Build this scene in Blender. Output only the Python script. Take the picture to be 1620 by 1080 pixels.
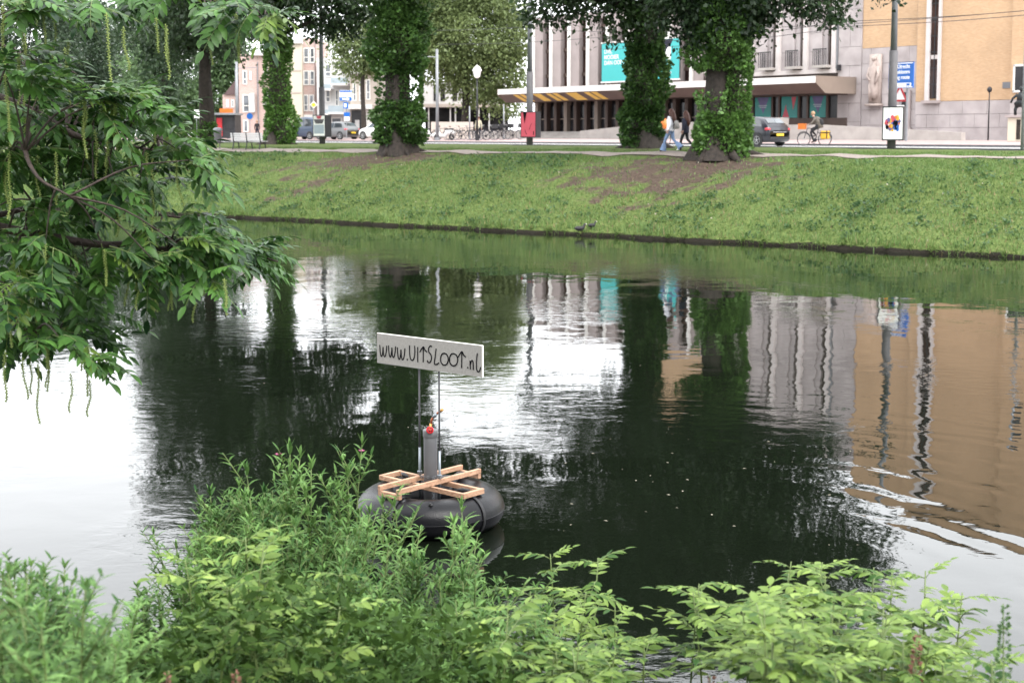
import bpy, bmesh, math, random
import numpy as np
from mathutils import Vector, Matrix

# ------------------------------------------------------------------ camera, sky, sun, exposure
for _o in list(bpy.data.objects):
    bpy.data.objects.remove(_o)
SC = bpy.context.scene
COL = SC.collection
F = 2250.0; TH = math.radians(5.5); CYP = 213 + F * math.tan(TH); CAMH = 3.5
cd = bpy.data.cameras.new('camera'); cam = bpy.data.objects.new('camera', cd); COL.objects.link(cam)
cam.location = (0, 0, CAMH); cam.rotation_euler = (math.radians(90) - TH, 0, 0)
cd.sensor_width = 36; cd.lens = 50; cd.shift_y = -(540 - CYP) / 1620.0
cd.clip_start = 0.05; cd.clip_end = 3000
cd.dof.use_dof = True; cd.dof.focus_distance = 12.6; cd.dof.aperture_fstop = 4.0
SC.camera = cam

SUN_EL = math.radians(52); SUN_AZ = math.radians(150)          # azimuth clockwise from +Y
wd = bpy.data.worlds.new('World'); SC.world = wd; wd.use_nodes = True
nt = wd.node_tree; nt.nodes.clear()
sky = nt.nodes.new('ShaderNodeTexSky'); sky.sky_type = 'NISHITA'; sky.sun_disc = False
sky.sun_elevation = SUN_EL; sky.sun_rotation = SUN_AZ; sky.air_density = 1.0; sky.dust_density = 5.0; sky.ozone_density = 1.0
hs = nt.nodes.new('ShaderNodeHueSaturation'); hs.inputs['Saturation'].default_value = 0.15
mx = nt.nodes.new('ShaderNodeMix'); mx.data_type = 'RGBA'; mx.inputs[0].default_value = 0.8
mx.inputs[7].default_value = (11.0, 11.25, 11.6, 1)               # even grey cloud cover
bg = nt.nodes.new('ShaderNodeBackground'); bg.inputs['Strength'].default_value = 0.12
wo = nt.nodes.new('ShaderNodeOutputWorld')
nt.links.new(sky.outputs[0], hs.inputs['Color']); nt.links.new(hs.outputs[0], mx.inputs[6])
nt.links.new(mx.outputs[2], bg.inputs[0]); nt.links.new(bg.outputs[0], wo.inputs[0])

sl = bpy.data.lights.new('sun', 'SUN'); sl.energy = 1.0; sl.angle = math.radians(25); sl.color = (1, .97, .92)
so = bpy.data.objects.new('sun', sl); COL.objects.link(so)
sd = Vector((math.sin(SUN_AZ) * math.cos(SUN_EL), math.cos(SUN_AZ) * math.cos(SUN_EL), math.sin(SUN_EL)))
so.rotation_euler = sd.to_track_quat('Z', 'Y').to_euler(); so.location = (0, -30, 60)

SC.view_settings.view_transform = 'Standard'; SC.view_settings.look = 'None'
SC.view_settings.exposure = 1.75; SC.view_settings.gamma = 1.0; SC.view_settings.use_curve_mapping = False
SC.cycles.use_denoising = True
SC.cycles.max_bounces = 5; SC.cycles.transparent_max_bounces = 6; SC.cycles.transmission_bounces = 3
SC.cycles.diffuse_bounces = 2; SC.cycles.glossy_bounces = 3
SC.cycles.sample_clamp_indirect = 6.0

rng = np.random.default_rng(7); random.seed(7)

# ------------------------------------------------------------------ frames and measuring helpers
V2 = np.array([.6, -.8]); W2 = np.array([.8, .6])                 # street: along / away
P0 = np.array([-12.4, 60.6]); U2 = np.array([.797, -.605]); N2 = np.array([.605, .797])   # far bank: along / away

def ray(px, py):
    a = (px - 810) / F; b = -(py - CYP) / F
    return np.array([a, math.cos(TH) + b * math.sin(TH), -math.sin(TH) + b * math.cos(TH)])
def at(px, py, Y):
    r = ray(px, py); k = Y / r[1]; return np.array([r[0] * k, Y, CAMH + r[2] * k])
def onz(px, py, z):
    r = ray(px, py); k = (z - CAMH) / r[2]; return np.array([r[0] * k, r[1] * k, z])
def onw(px, py, w):
    r = ray(px, py); k = w / (r[:2] @ W2); return np.array([r[0] * k, r[1] * k, CAMH + r[2] * k])
def fac(px, py, w):
    p = onw(px, py, w); return p[:2] @ V2, p[2]
def TW(lx, w, z):
    q = lx * V2 + w * W2; return (q[0], q[1], z)
BS = [-50, -.12, 0, .07, 1, 2, 4, 6, 8, 10, 14, 20, 900]
BZ = [-1.6, -.6, .0, .08, .42, .72, 1.34, 1.95, 2.4, 2.66, 2.83, 2.9, 2.9]
def bump2(x, y):
    return .05 * np.sin(x * .9 + 1.3 * np.sin(y * .5)) * np.cos(y * 1.1 + .7 * np.sin(x * .7)) + .03 * np.sin(x * 2.3 + y * 1.7) * np.sin(y * 2.9 - x)
def gz(x, y):
    x = np.asarray(x, float); y = np.asarray(y, float)
    t = (x - P0[0]) * U2[0] + (y - P0[1]) * U2[1]
    s = (x - P0[0]) * N2[0] + (y - P0[1]) * N2[1] + .12 * np.sin(t * .9) + .07 * np.sin(t * 2.7 + 1) + .035 * np.sin(t * 7.1 + 2) + .025 * np.sin(t * 12.7)
    z = np.interp(s, BS, BZ)
    z = z + bump2(x, y) * np.clip(s - .3, 0, 1) * np.clip((16 - s) / 4, 0, 1)
    w = x * W2[0] + y * W2[1]
    z = z - .1 * np.clip((w - 50.9) / .5, 0, 1) * (s > 12)
    return z
def place(px, py):
    r = ray(px, py); k = 30.0
    for i in range(4000):
        p = r * k
        if CAMH + p[2] <= gz(p[0], p[1]): break
        k += .03
    return np.array([p[0], p[1], float(gz(p[0], p[1]))])
NO = -34.8                                                        # near waterline in bank coordinates
def noff(x, y):
    return NO - ((np.asarray(x) - P0[0]) * N2[0] + (np.asarray(y) - P0[1]) * N2[1])
def nz(x, y):
    return np.interp(noff(x, y), [-8, -.2, 0, .5, 2, 4, 6, 10, 400], [-1.5, -.3, -.03, .22, .8, 1.45, 1.9, 2.15, 2.3]) 

# ------------------------------------------------------------------ materials
def new_mat(name):
    m = bpy.data.materials.new(name); m.use_nodes = True
    n = m.node_tree.nodes; l = m.node_tree.links
    return m, n, l, n['Principled BSDF']
MATS = {}
ALB = .72                                                        # film exposure is set for the shade: keep albedos modest
def mat(name, col, rough=.7, var=.12, scale=4.0, bump=0.0, bscale=30.0, metal=0.0, spec=.4, col2=None, coord='Object', detail=5):
    if 'white' not in name and name not in ('beak', 'board_edge', 'petal'):
        col = tuple(c * ALB for c in col); col2 = tuple(c * ALB for c in col2) if col2 else None
    m, n, l, b = new_mat(name)
    tc = n.new('ShaderNodeTexCoord'); nz_ = n.new('ShaderNodeTexNoise'); nz_.inputs['Scale'].default_value = scale
    nz_.inputs['Detail'].default_value = detail
    l.new(tc.outputs[coord], nz_.inputs['Vector'])
    cr = n.new('ShaderNodeValToRGB'); e = cr.color_ramp.elements
    c2 = col2 or tuple(min(1, c * (1 + var)) for c in col)
    c1 = tuple(c * (1 - var) for c in col)
    e[0].position = .3; e[0].color = (*c1, 1); e[1].position = .7; e[1].color = (*c2, 1)
    l.new(nz_.outputs[0], cr.inputs[0]); l.new(cr.outputs[0], b.inputs['Base Color'])
    b.inputs['Roughness'].default_value = rough; b.inputs['Metallic'].default_value = metal
    b.inputs['Specular IOR Level'].default_value = spec
    if bump:
        n2 = n.new('ShaderNodeTexNoise'); n2.inputs['Scale'].default_value = bscale; n2.inputs['Detail'].default_value = 4
        l.new(tc.outputs[coord], n2.inputs['Vector'])
        bp = n.new('ShaderNodeBump'); bp.inputs['Strength'].default_value = bump; bp.inputs['Distance'].default_value = .05
        l.new(n2.outputs[0], bp.inputs['Height']); l.new(bp.outputs[0], b.inputs['Normal'])
    MATS[name] = m
    return m
def leafmat(name, dark, light, trans=.3, rough=.45, tcol=None, spec=.35, nscale=.5):
    m, n, l, b = new_mat(name)
    dark = tuple(c * .62 for c in dark); light = tuple(c * .74 for c in light)
    g = n.new('ShaderNodeNewGeometry'); oi = n.new('ShaderNodeObjectInfo')
    tc = n.new('ShaderNodeTexCoord'); no = n.new('ShaderNodeTexNoise'); no.inputs['Scale'].default_value = nscale
    l.new(g.outputs['Position'], no.inputs['Vector'])
    a1 = n.new('ShaderNodeMath'); a1.operation = 'MULTIPLY_ADD'; a1.inputs[1].default_value = .45
    l.new(g.outputs['Random Per Island'], a1.inputs[0])
    a2 = n.new('ShaderNodeMath'); a2.operation = 'MULTIPLY_ADD'; a2.inputs[1].default_value = .4; a2.inputs[2].default_value = -.18
    l.new(oi.outputs['Random'], a2.inputs[0]); l.new(a2.outputs[0], a1.inputs[2])
    a3 = n.new('ShaderNodeMath'); a3.operation = 'MULTIPLY_ADD'; a3.inputs[1].default_value = .5
    l.new(no.outputs[0], a3.inputs[0]); l.new(a1.outputs[0], a3.inputs[2])
    cr = n.new('ShaderNodeValToRGB'); e = cr.color_ramp.elements
    e[0].position = .1; e[0].color = (*dark, 1); e[1].position = .95; e[1].color = (*light, 1)
    l.new(a3.outputs[0], cr.inputs[0]); l.new(cr.outputs[0], b.inputs['Base Color'])
    b.inputs['Roughness'].default_value = rough; b.inputs['Specular IOR Level'].default_value = spec
    tr = n.new('ShaderNodeBsdfTranslucent')
    hs_ = n.new('ShaderNodeHueSaturation'); hs_.inputs['Value'].default_value = 1.25; hs_.inputs['Hue'].default_value = .485
    l.new(cr.outputs[0], hs_.inputs['Color']); l.new(hs_.outputs[0], tr.inputs[0])
    mixs = n.new('ShaderNodeMixShader'); mixs.inputs[0].default_value = trans
    out = n['Material Output']
    l.new(b.outputs[0], mixs.inputs[1]); l.new(tr.outputs[0], mixs.inputs[2]); l.new(mixs.outputs[0], out.inputs[0])
    MATS[name] = m
    return m

mat('bark', (.032, .024, .019), .9, .45, 6, .9, 14)
mat('bark_dark', (.045, .036, .03), .9, .4, 8, .6, 20)
mat('twig', (.06, .042, .035), .8, .3, 30, .3, 60)
mat('stem_green', (.16, .22, .07), .6, .2, 20)
mat('soil', (.10, .07, .055), .95, .3, 3, .6, 25)
mat('path_gravel', (.27, .225, .195), .95, .15, 6, .3, 60)
mat('concrete_road', (.66, .65, .64), .85, .08, 1.2, .1, 50)
mat('kerb_stone', (.10, .10, .11), .8, .2, 4)
mat('pink_pavers', (.40, .30, .285), .85, .14, 1.5, .2, 20)
mat('stone', (.50, .445, .44), .85, .2, .8, .3, 14, col2=(.60, .54, .535))
mat('stone_pale', (.72, .66, .64), .85, .08, 1.5, .1, 14)
mat('stone_mauve', (.44, .375, .365), .85, .12, .8, .15, 14)
mat('mortar', (.22, .19, .18), .95, .1, 6)
mat('brown_panel', (.105, .07, .058), .6, .2, 1.2)
mat('white_trim', (.66, .645, .62), .5, .04, 2)
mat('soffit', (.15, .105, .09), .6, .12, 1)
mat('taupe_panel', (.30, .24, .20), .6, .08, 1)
mat('yellow_stripe', (.95, .62, .14), .6, .1, 2)
mat('dark_metal', (.035, .035, .04), .5, .2, 5, metal=.3)
mat('grey_metal', (.30, .31, .33), .45, .1, 5, metal=.3)
mat('pole_grey', (.21, .22, .24), .55, .12, 3, metal=.2)
mat('pole_dark', (.115, .11, .115), .6, .15, 3)
mat('concrete', (.50, .46, .43), .9, .12, 1.6, .25, 25)
mat('black_plastic', (.02, .02, .022), .5, .2, 8)
mat('white_paint', (.78, .78, .77), .5, .04, 4)
mat('poster_white', (.74, .74, .71), .4, .03, 3)
mat('poster_red', (.62, .08, .12), .4, .08, 3)
mat('teal', (.06, .52, .52), .5, .05, 1)
mat('teal_dark', (.0, .26, .24), .35, .15, 1)
mat('violet', (.12, .10, .26), .4, .2, 2)
mat('blue_sign', (.01, .13, .50), .4, .05, 3)
mat('red_sign', (.55, .02, .03), .4, .05, 3)
mat('orange', (.72, .19, .03), .5, .15, 4)
mat('yellow_bag', (.75, .42, .03), .5, .12, 5)
mat('yellow_plate', (.75, .50, .04), .4, .03, 3)
mat('chrome', (.55, .55, .56), .3, .05, 5, metal=.8)
mat('rubber', (.006, .006, .008), .3, .25, 7, .12, 90, spec=.2)
mat('wood', (.50, .28, .17), .65, .24, 9, .3, 40, col2=(.61, .37, .24))
mat('pvc_grey', (.165, .165, .175), .42, .08, 6, .05, 60)
mat('ink', (.006, .006, .008), .8, 0.1, 5, spec=.05)
mat('board', (.335, .318, .30), .75, .1, 60, .1, 160)
mat('board_edge', (.80, .76, .70), .6, .05, 14)
mat('red_paint', (.6, .02, .03), .35, .1, 6)
mat('copper', (.45, .13, .06), .35, .2, 20, metal=.6)
mat('brass', (.55, .30, .09), .35, .15, 20, metal=.6)
mat('zinc', (.27, .30, .33), .35, .1, 12, metal=.7)
mat('strap', (.015, .015, .017), .6, .2, 20)
mat('skin', (.55, .33, .25), .55, .06, 10)
mat('hair_auburn', (.075, .024, .014), .5, .35, 30)
mat('hair_dark', (.035, .02, .014), .5, .3, 30)
mat('hair_fair', (.42, .27, .15), .55, .2, 30)
mat('cloth_white', (.66, .66, .70), .85, .08, 8, .2, 20)
mat('cloth_denim', (.20, .29, .46), .85, .15, 8, .2, 20)
mat('cloth_navy', (.018, .02, .04), .85, .2, 8)
mat('cloth_black', (.02, .019, .022), .85, .2, 8)
mat('cloth_olive', (.14, .12, .10), .85, .2, 8, .2, 20)
mat('cloth_grey', (.33, .31, .29), .85, .15, 8)
mat('shoe_white', (.75, .75, .73), .6, .04, 8)
mat('cloth_cream', (.6, .55, .42), .85, .1, 8)
mat('roof_tile', (.13, .085, .085), .85, .15, 3)
mat('cream_wall', (.70, .62, .50), .85, .04, 1)
mat('white_wall', (.50, .49, .485), .85, .05, 1)
mat('beige_wall', (.60, .52, .46), .85, .06, 1)
mat('feather', (.022, .021, .024), .7, .25, 40)
mat('beak', (.75, .68, .66), .5, .03, 10)
mat('catkin', (.26, .33, .09), .7, .3, 60)
mat('pink_flower', (.55, .12, .28), .6, .15, 60)
mat('stone_relief', (.52, .43, .39), .85, .12, 4, .4, 12)
mat('bronze', (.03, .033, .036), .45, .3, 8, metal=.5)
mat('red_brown_leaf', (.20, .09, .06), .8, .3, 20)
mat('petal', (.22, .20, .15), .8, .2, 20)
mat('balcony_blue', (.42, .50, .55), .4, .08, 2)

def brick_mat(name, c1, c2, mortar, bw=.22, bh=.065, rough=.85, var=.25):
    m, n, l, b = new_mat(name)
    tc = n.new('ShaderNodeTexCoord'); mp = n.new('ShaderNodeMapping'); mp.inputs['Rotation'].default_value = (math.radians(90), 0, 0)
    l.new(tc.outputs['Object'], mp.inputs['Vector'])
    br = n.new('ShaderNodeTexBrick'); br.inputs['Scale'].default_value = 1; br.inputs['Brick Width'].default_value = bw; br.inputs['Row Height'].default_value = bh
    br.inputs['Mortar Size'].default_value = .01; br.inputs['Color1'].default_value = (*c1, 1); br.inputs['Color2'].default_value = (*c2, 1); br.inputs['Mortar'].default_value = (*mortar, 1)
    l.new(mp.outputs[0], br.inputs['Vector'])
    no = n.new('ShaderNodeTexNoise'); no.inputs['Scale'].default_value = .45; no.inputs['Detail'].default_value = 6
    l.new(tc.outputs['Object'], no.inputs['Vector'])
    mm = n.new('ShaderNodeMix'); mm.data_type = 'RGBA'; mm.blend_type = 'MULTIPLY'; mm.inputs[0].default_value = 1
    cr = n.new('ShaderNodeValToRGB'); e = cr.color_ramp.elements; e[0].position = .3; e[0].color = (1 - var, 1 - var, 1 - var, 1); e[1].position = .65; e[1].color = (1, 1, 1, 1)
    l.new(no.outputs[0], cr.inputs[0]); l.new(br.outputs[0], mm.inputs[6]); l.new(cr.outputs[0], mm.inputs[7])
    l.new(mm.outputs[2], b.inputs['Base Color']); b.inputs['Roughness'].default_value = rough
    MATS[name] = m
brick_mat('brick_orange', (.46, .285, .15), (.54, .35, .20), (.44, .33, .23), var=.16)
brick_mat('brick_red', (.40, .245, .215), (.46, .31, .275), (.45, .40, .37), var=.15)

def glass_mat(name, col, rough=.08, spec=.6):
    m, n, l, b = new_mat(name)
    tc = n.new('ShaderNodeTexCoord'); no = n.new('ShaderNodeTexNoise'); no.inputs['Scale'].default_value = .8
    l.new(tc.outputs['Object'], no.inputs['Vector'])
    cr = n.new('ShaderNodeValToRGB'); e = cr.color_ramp.elements
    e[0].position = .35; e[0].color = (*[c * .5 for c in col], 1); e[1].position = .65; e[1].color = (*[c * 1.5 for c in col], 1)
    l.new(no.outputs[0], cr.inputs[0]); l.new(cr.outputs[0], b.inputs['Base Color'])
    b.inputs['Roughness'].default_value = rough; b.inputs['Specular IOR Level'].default_value = spec
    MATS[name] = m
glass_mat('glass_dark', (.018, .017, .019), .1, .22); glass_mat('glass_brown', (.035, .02, .017), .12, .2); glass_mat('glass_pale', (.15, .16, .175), .1, .5); glass_mat('glass_car', (.06, .07, .08), .05, .9)
glass_mat('lamp_glass', (.6, .6, .58), .2)
def paint_mat(name, col):
    m, n, l, b = new_mat(name)
    b.inputs['Base Color'].default_value = (*col, 1); b.inputs['Roughness'].default_value = .35; b.inputs['Coat Weight'].default_value = .35; b.inputs['Coat Roughness'].default_value = .06
    no = n.new('ShaderNodeTexNoise'); no.inputs['Scale'].default_value = 3
    mr = n.new('ShaderNodeMapRange'); mr.inputs[3].default_value = .25; mr.inputs[4].default_value = .5
    l.new(no.outputs[0], mr.inputs[0]); l.new(mr.outputs[0], b.inputs['Roughness'])
    MATS[name] = m
paint_mat('car_navy', (.007, .008, .016)); paint_mat('car_silver', (.45, .46, .47)); paint_mat('car_white', (.75, .75, .74)); paint_mat('car_grey', (.12, .125, .13)); paint_mat('car_blue', (.03, .05, .09))
paint_mat('lens_red', (.55, .015, .03))

leafmat('leaf_elm', (.010, .026, .012), (.06, .115, .035), .28)
leafmat('leaf_ivy', (.018, .055, .016), (.15, .30, .065), .28, .45)
leafmat('leaf_plane', (.10, .155, .055), (.27, .35, .14), .4)
leafmat('leaf_far', (.028, .058, .030), (.10, .16, .075), .3)
leafmat('leaf_bright', (.08, .15, .06), (.20, .32, .14), .35)
leafmat('leaf_wingnut', (.012, .045, .014), (.155, .35, .07), .3, .42, spec=.26, nscale=1.6)
leafmat('leaf_wingnut_young', (.10, .19, .03), (.22, .34, .07), .4, .38, nscale=3)
leafmat('leaf_willowherb', (.022, .085, .018), (.26, .455, .135), .26, .55, nscale=5, spec=.14)
leafmat('leaf_ash', (.035, .11, .015), (.34, .475, .115), .27, .5, nscale=5, spec=.16)
leafmat('leaf_under', (.010, .032, .008), (.09, .17, .035), .2, .6, nscale=4, spec=.1)  # leaf colour darkened to put shade into the gaps between plants
leafmat('grass_blade', (.05, .105, .025), (.18, .29, .08), .3, .6, nscale=.45)
leafmat('dry_blade', (.16, .13, .06), (.34, .28, .14), .25, .7)
leafmat('weed', (.035, .09, .03), (.13, .24, .08), .3, .5)

def ground_mat():
    m, n, l, b = new_mat('bank_ground')
    g = n.new('ShaderNodeNewGeometry')
    n1 = n.new('ShaderNodeTexNoise'); n1.inputs['Scale'].default_value = 1.1; n1.inputs['Detail'].default_value = 8
    n2 = n.new('ShaderNodeTexNoise'); n2.inputs['Scale'].default_value = 9; n2.inputs['Detail'].default_value = 6
    l.new(g.outputs['Position'], n1.inputs['Vector']); l.new(g.outputs['Position'], n2.inputs['Vector'])
    gr = n.new('ShaderNodeValToRGB'); e = gr.color_ramp.elements
    e[0].position = .3; e[0].color = (.04, .06, .016, 1); e[1].position = .7; e[1].color = (.105, .135, .042, 1)
    l.new(n2.outputs[0], gr.inputs[0])
    so_ = n.new('ShaderNodeValToRGB'); e = so_.color_ramp.elements
    e[0].position = .3; e[0].color = (.03, .022, .017, 1); e[1].position = .7; e[1].color = (.088, .064, .049, 1)
    l.new(n2.outputs[0], so_.inputs[0])
    at_ = n.new('ShaderNodeAttribute'); at_.attribute_name = 'dirt'
    ad = n.new('ShaderNodeMath'); ad.operation = 'MULTIPLY_ADD'; ad.inputs[1].default_value = 1.5
    l.new(n1.outputs[0], ad.inputs[0]); 
    ad2 = n.new('ShaderNodeMath'); ad2.operation = 'ADD'; ad2.inputs[1].default_value = -.75
    l.new(at_.outputs['Fac'], ad.inputs[2]); l.new(ad.outputs[0], ad2.inputs[0])
    sz = n.new('ShaderNodeSeparateXYZ'); l.new(g.outputs['Position'], sz.inputs[0]); mud = n.new('ShaderNodeMapRange'); mud.inputs[1].default_value = .34; mud.inputs[2].default_value = .16; l.new(sz.outputs[2], mud.inputs[0])
    sm = n.new('ShaderNodeMix'); sm.data_type = 'RGBA'; sm.inputs[7].default_value = (.013, .011, .008, 1)       # wet mud at the waterline
    l.new(mud.outputs[0], sm.inputs[0]); l.new(so_.outputs[0], sm.inputs[6])
    st = n.new('ShaderNodeMapRange'); st.inputs[1].default_value = .35; st.inputs[2].default_value = .6
    l.new(ad2.outputs[0], st.inputs[0])
    mm = n.new('ShaderNodeMix'); mm.data_type = 'RGBA'
    l.new(st.outputs[0], mm.inputs[0]); l.new(gr.outputs[0], mm.inputs[6]); l.new(sm.outputs[2], mm.inputs[7])
    l.new(mm.outputs[2], b.inputs['Base Color']); b.inputs['Roughness'].default_value = .95; b.inputs['Specular IOR Level'].default_value = .1
    bp = n.new('ShaderNodeBump'); bp.inputs['Strength'].default_value = .8; bp.inputs['Distance'].default_value = .06
    l.new(n2.outputs[0], bp.inputs['Height']); l.new(bp.outputs[0], b.inputs['Normal'])
    MATS['bank_ground'] = m
ground_mat()

def water_mat():
    m, n, l, b = new_mat('canal_water')
    b.inputs['Base Color'].default_value = (.0035, .0052, .003, 1); b.inputs['Roughness'].default_value = .015
    b.inputs['IOR'].default_value = 1.333; b.inputs['Specular IOR Level'].default_value = .5
    g = n.new('ShaderNodeNewGeometry')
    def noise(scale, detail, vec, dist=0, sc=(1, 1, 1)):
        mp = n.new('ShaderNodeMapping'); mp.inputs['Scale'].default_value = sc
        l.new(vec, mp.inputs['Vector'])
        t = n.new('ShaderNodeTexNoise'); t.inputs['Scale'].default_value = scale; t.inputs['Detail'].default_value = detail
        t.inputs['Distortion'].default_value = dist; l.new(mp.outputs[0], t.inputs['Vector']); return t.outputs[0]
    def math_(op, a, bb):
        t = n.new('ShaderNodeMath'); t.operation = op
        for i, v in enumerate((a, bb)):
            if isinstance(v, (int, float)): t.inputs[i].default_value = v
            else: l.new(v, t.inputs[i])
        return t.outputs[0]
    def rng_(v, a, bb, c, d):
        t = n.new('ShaderNodeMapRange'); t.interpolation_type = 'SMOOTHSTEP'
        for i, q in enumerate((a, bb, c, d)): t.inputs[i + 1].default_value = q
        l.new(v, t.inputs[0]); return t.outputs[0]
    pos = g.outputs['Position']
    swell = noise(.75, 2, pos, .3, (1, .8, 1))
    rip = noise(4.2, 3, pos, .4, (.8, 1.1, 1))
    fine = noise(15, 2, pos, .3)
    patch = rng_(noise(.16, 3, pos, .6, (1, 1, 1)), .44, .62, .10, 1.0)
    h = math_('ADD', math_('MULTIPLY', swell, .0085), math_('MULTIPLY', math_('MULTIPLY', rip, patch), .005))
    h = math_('ADD', h, math_('MULTIPLY', math_('MULTIPLY', fine, patch), .0007))
    # wash rings drifting over from the right
    def rings(cx, cy, r0, r1, soft, freq, amp):
        sub = n.new('ShaderNodeVectorMath'); sub.operation = 'DISTANCE'; sub.inputs[1].default_value = (cx, cy, 0)
        wob = n.new('ShaderNodeVectorMath'); wob.operation = 'ADD'
        nn = n.new('ShaderNodeTexNoise'); nn.inputs['Scale'].default_value = .5; l.new(pos, nn.inputs['Vector'])
        sc_ = n.new('ShaderNodeVectorMath'); sc_.operation = 'SCALE'; sc_.inputs['Scale'].default_value = .9
        l.new(nn.outputs['Color'], sc_.inputs[0]); l.new(sc_.outputs[0], wob.inputs[0]); l.new(pos, wob.inputs[1])
        l.new(wob.outputs[0], sub.inputs[0])
        d = sub.outputs['Value']
        s = math_('SINE', math_('MULTIPLY', d, freq), 0)
        msk = math_('MULTIPLY', rng_(d, r0 - soft, r0, 0, 1), rng_(d, r1, r1 + soft, 1, 0))
        return math_('MULTIPLY', math_('MULTIPLY', s, msk), amp)
    sepx = n.new('ShaderNodeSeparateXYZ'); l.new(pos, sepx.inputs[0])
    side = math_('MULTIPLY', rng_(sepx.outputs[0], 1.6, 4.2, 0, 1), rng_(noise(.9, 3, pos, .8), .36, .6, .15, 1.0))
    h = math_('ADD', h, math_('MULTIPLY', side, math_('ADD', rings(-2.0, 10.0, 5.6, 9.8, 2.2, 11.0, .0011), rings(-1.2, 9.0, 4.6, 11.0, 3.0, 17.0, .0006))))
    bp = n.new('ShaderNodeBump'); bp.inputs['Strength'].default_value = 1.0; bp.inputs['Distance'].default_value = 1.0
    l.new(h, bp.inputs['Height']); l.new(bp.outputs[0], b.inputs['Normal'])
    MATS['canal_water'] = m
water_mat()

# ------------------------------------------------------------------ mesh helpers
XF = {}
def xf(o):
    M = Matrix.Identity(4)
    chain = []
    while o is not None: chain.append(o); o = o.parent
    for q in reversed(chain): M = M @ Matrix.LocRotScale(q.location, q.rotation_euler, q.scale)
    return M
def tag(o, label=None, cat=None, group=None, kind=None):
    if label: o['label'] = label
    if cat: o['category'] = cat
    if group: o['group'] = group
    if kind: o['kind'] = kind
    return o
def thing(name, label, cat, loc=(0, 0, 0), rz=0, group=None):
    o = bpy.data.objects.new(name, None); COL.objects.link(o); o.empty_display_size = .2
    o.location = loc; o.rotation_euler = (0, 0, rz)
    return tag(o, label, cat, group)
def link(name, me, parent=None):
    o = bpy.data.objects.new(name, me); COL.objects.link(o); o.parent = parent; return o
class MB:
    def __init__(s): s.v = []; s.f = []; s.m = []
    def add(s, vs, fs, m=0):
        k = len(s.v); s.v += [tuple(map(float, q)) for q in vs]; s.f += [tuple(k + i for i in f) for f in fs]; s.m += [m] * len(fs); return s
    def obox(s, c, ax, ay, az, m=0):
        c, ax, ay, az = (np.array(q, float) for q in (c, ax, ay, az))
        vs = [c + i * ax + j * ay + k * az for k in (-1, 1) for j in (-1, 1) for i in (-1, 1)]
        return s.add(vs, [(0, 2, 3, 1), (4, 5, 7, 6), (0, 1, 5, 4), (2, 6, 7, 3), (0, 4, 6, 2), (1, 3, 7, 5)], m)
    def box(s, x0, x1, y0, y1, z0, z1, m=0):
        return s.obox(((x0 + x1) / 2, (y0 + y1) / 2, (z0 + z1) / 2), ((x1 - x0) / 2, 0, 0), (0, (y1 - y0) / 2, 0), (0, 0, (z1 - z0) / 2), m)
    def tbox(s, l0, l1, w0, w1, z0, z1, m=0):                    # street frame
        c = TW((l0 + l1) / 2, (w0 + w1) / 2, (z0 + z1) / 2)
        return s.obox(c, (*(V2 * (l1 - l0) / 2), 0), (*(W2 * (w1 - w0) / 2), 0), (0, 0, (z1 - z0) / 2), m)
    def beam(s, p, q, wd, ht, m=0, up=(0, 0, 1)):
        p, q = np.array(p, float), np.array(q, float); d = q - p; L = np.linalg.norm(d); d /= L
        u = np.array(up, float); sd_ = np.cross(d, u); sd_ /= np.linalg.norm(sd_); u2 = np.cross(sd_, d)
        return s.obox((p + q) / 2, d * L / 2, sd_ * wd / 2, u2 * ht / 2, m)
    def prism(s, pts, ex, m=0):
        pts = [np.array(p, float) for p in pts]; ex = np.array(ex, float); n = len(pts)
        vs = pts + [p + ex for p in pts]
        fs = [tuple(range(n - 1, -1, -1)), tuple(range(n, 2 * n))] + [(i, (i + 1) % n, n + (i + 1) % n, n + i) for i in range(n)]
        return s.add(vs, fs, m)
    def tube(s, path, r, n=8, m=0, cap=True):
        path = [np.array(p, float) for p in path]; k = len(path)
        rr = r if hasattr(r, '__len__') else [r] * k
        vs = []; ref = None
        for i, p in enumerate(path):
            d = path[min(i + 1, k - 1)] - path[max(i - 1, 0)]; d = d / (np.linalg.norm(d) + 1e-9)
            if ref is None: ref = np.array([0, 0, 1.]) if abs(d[2]) < .9 else np.array([1., 0, 0])
            a = np.cross(d, ref); a /= np.linalg.norm(a) + 1e-9; b_ = np.cross(d, a); ref = -b_ if False else ref
            if abs(np.dot(d, ref)) > .97: ref = a
            for j in range(n):
                t = 2 * math.pi * j / n; vs.append(p + rr[i] * (math.cos(t) * a + math.sin(t) * b_))
        fs = [(i * n + j, i * n + (j + 1) % n, (i + 1) * n + (j + 1) % n, (i + 1) * n + j) for i in range(k - 1) for j in range(n)]
        if cap: fs += [tuple(range(n - 1, -1, -1)), tuple((k - 1) * n + j for j in range(n))]
        return s.add(vs, fs, m)
    def lathe(s, prof, n=16, c=(0, 0, 0), m=0, axis=None):
        c = np.array(c, float); k = len(prof)
        if axis is None: X, Y, Z = np.eye(3)
        else:
            Z = np.array(axis, float); Z /= np.linalg.norm(Z); X = np.cross(Z, [0, 0, 1.] if abs(Z[2]) < .9 else [1., 0, 0]); X /= np.linalg.norm(X); Y = np.cross(Z, X)
        vs = [c + r * (math.cos(2 * math.pi * j / n) * X + math.sin(2 * math.pi * j / n) * Y) + z * Z for r, z in prof for j in range(n)]
        fs = [(i * n + j, i * n + (j + 1) % n, (i + 1) * n + (j + 1) % n, (i + 1) * n + j) for i in range(k - 1) for j in range(n)]
        return s.add(vs, fs, m)
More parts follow.
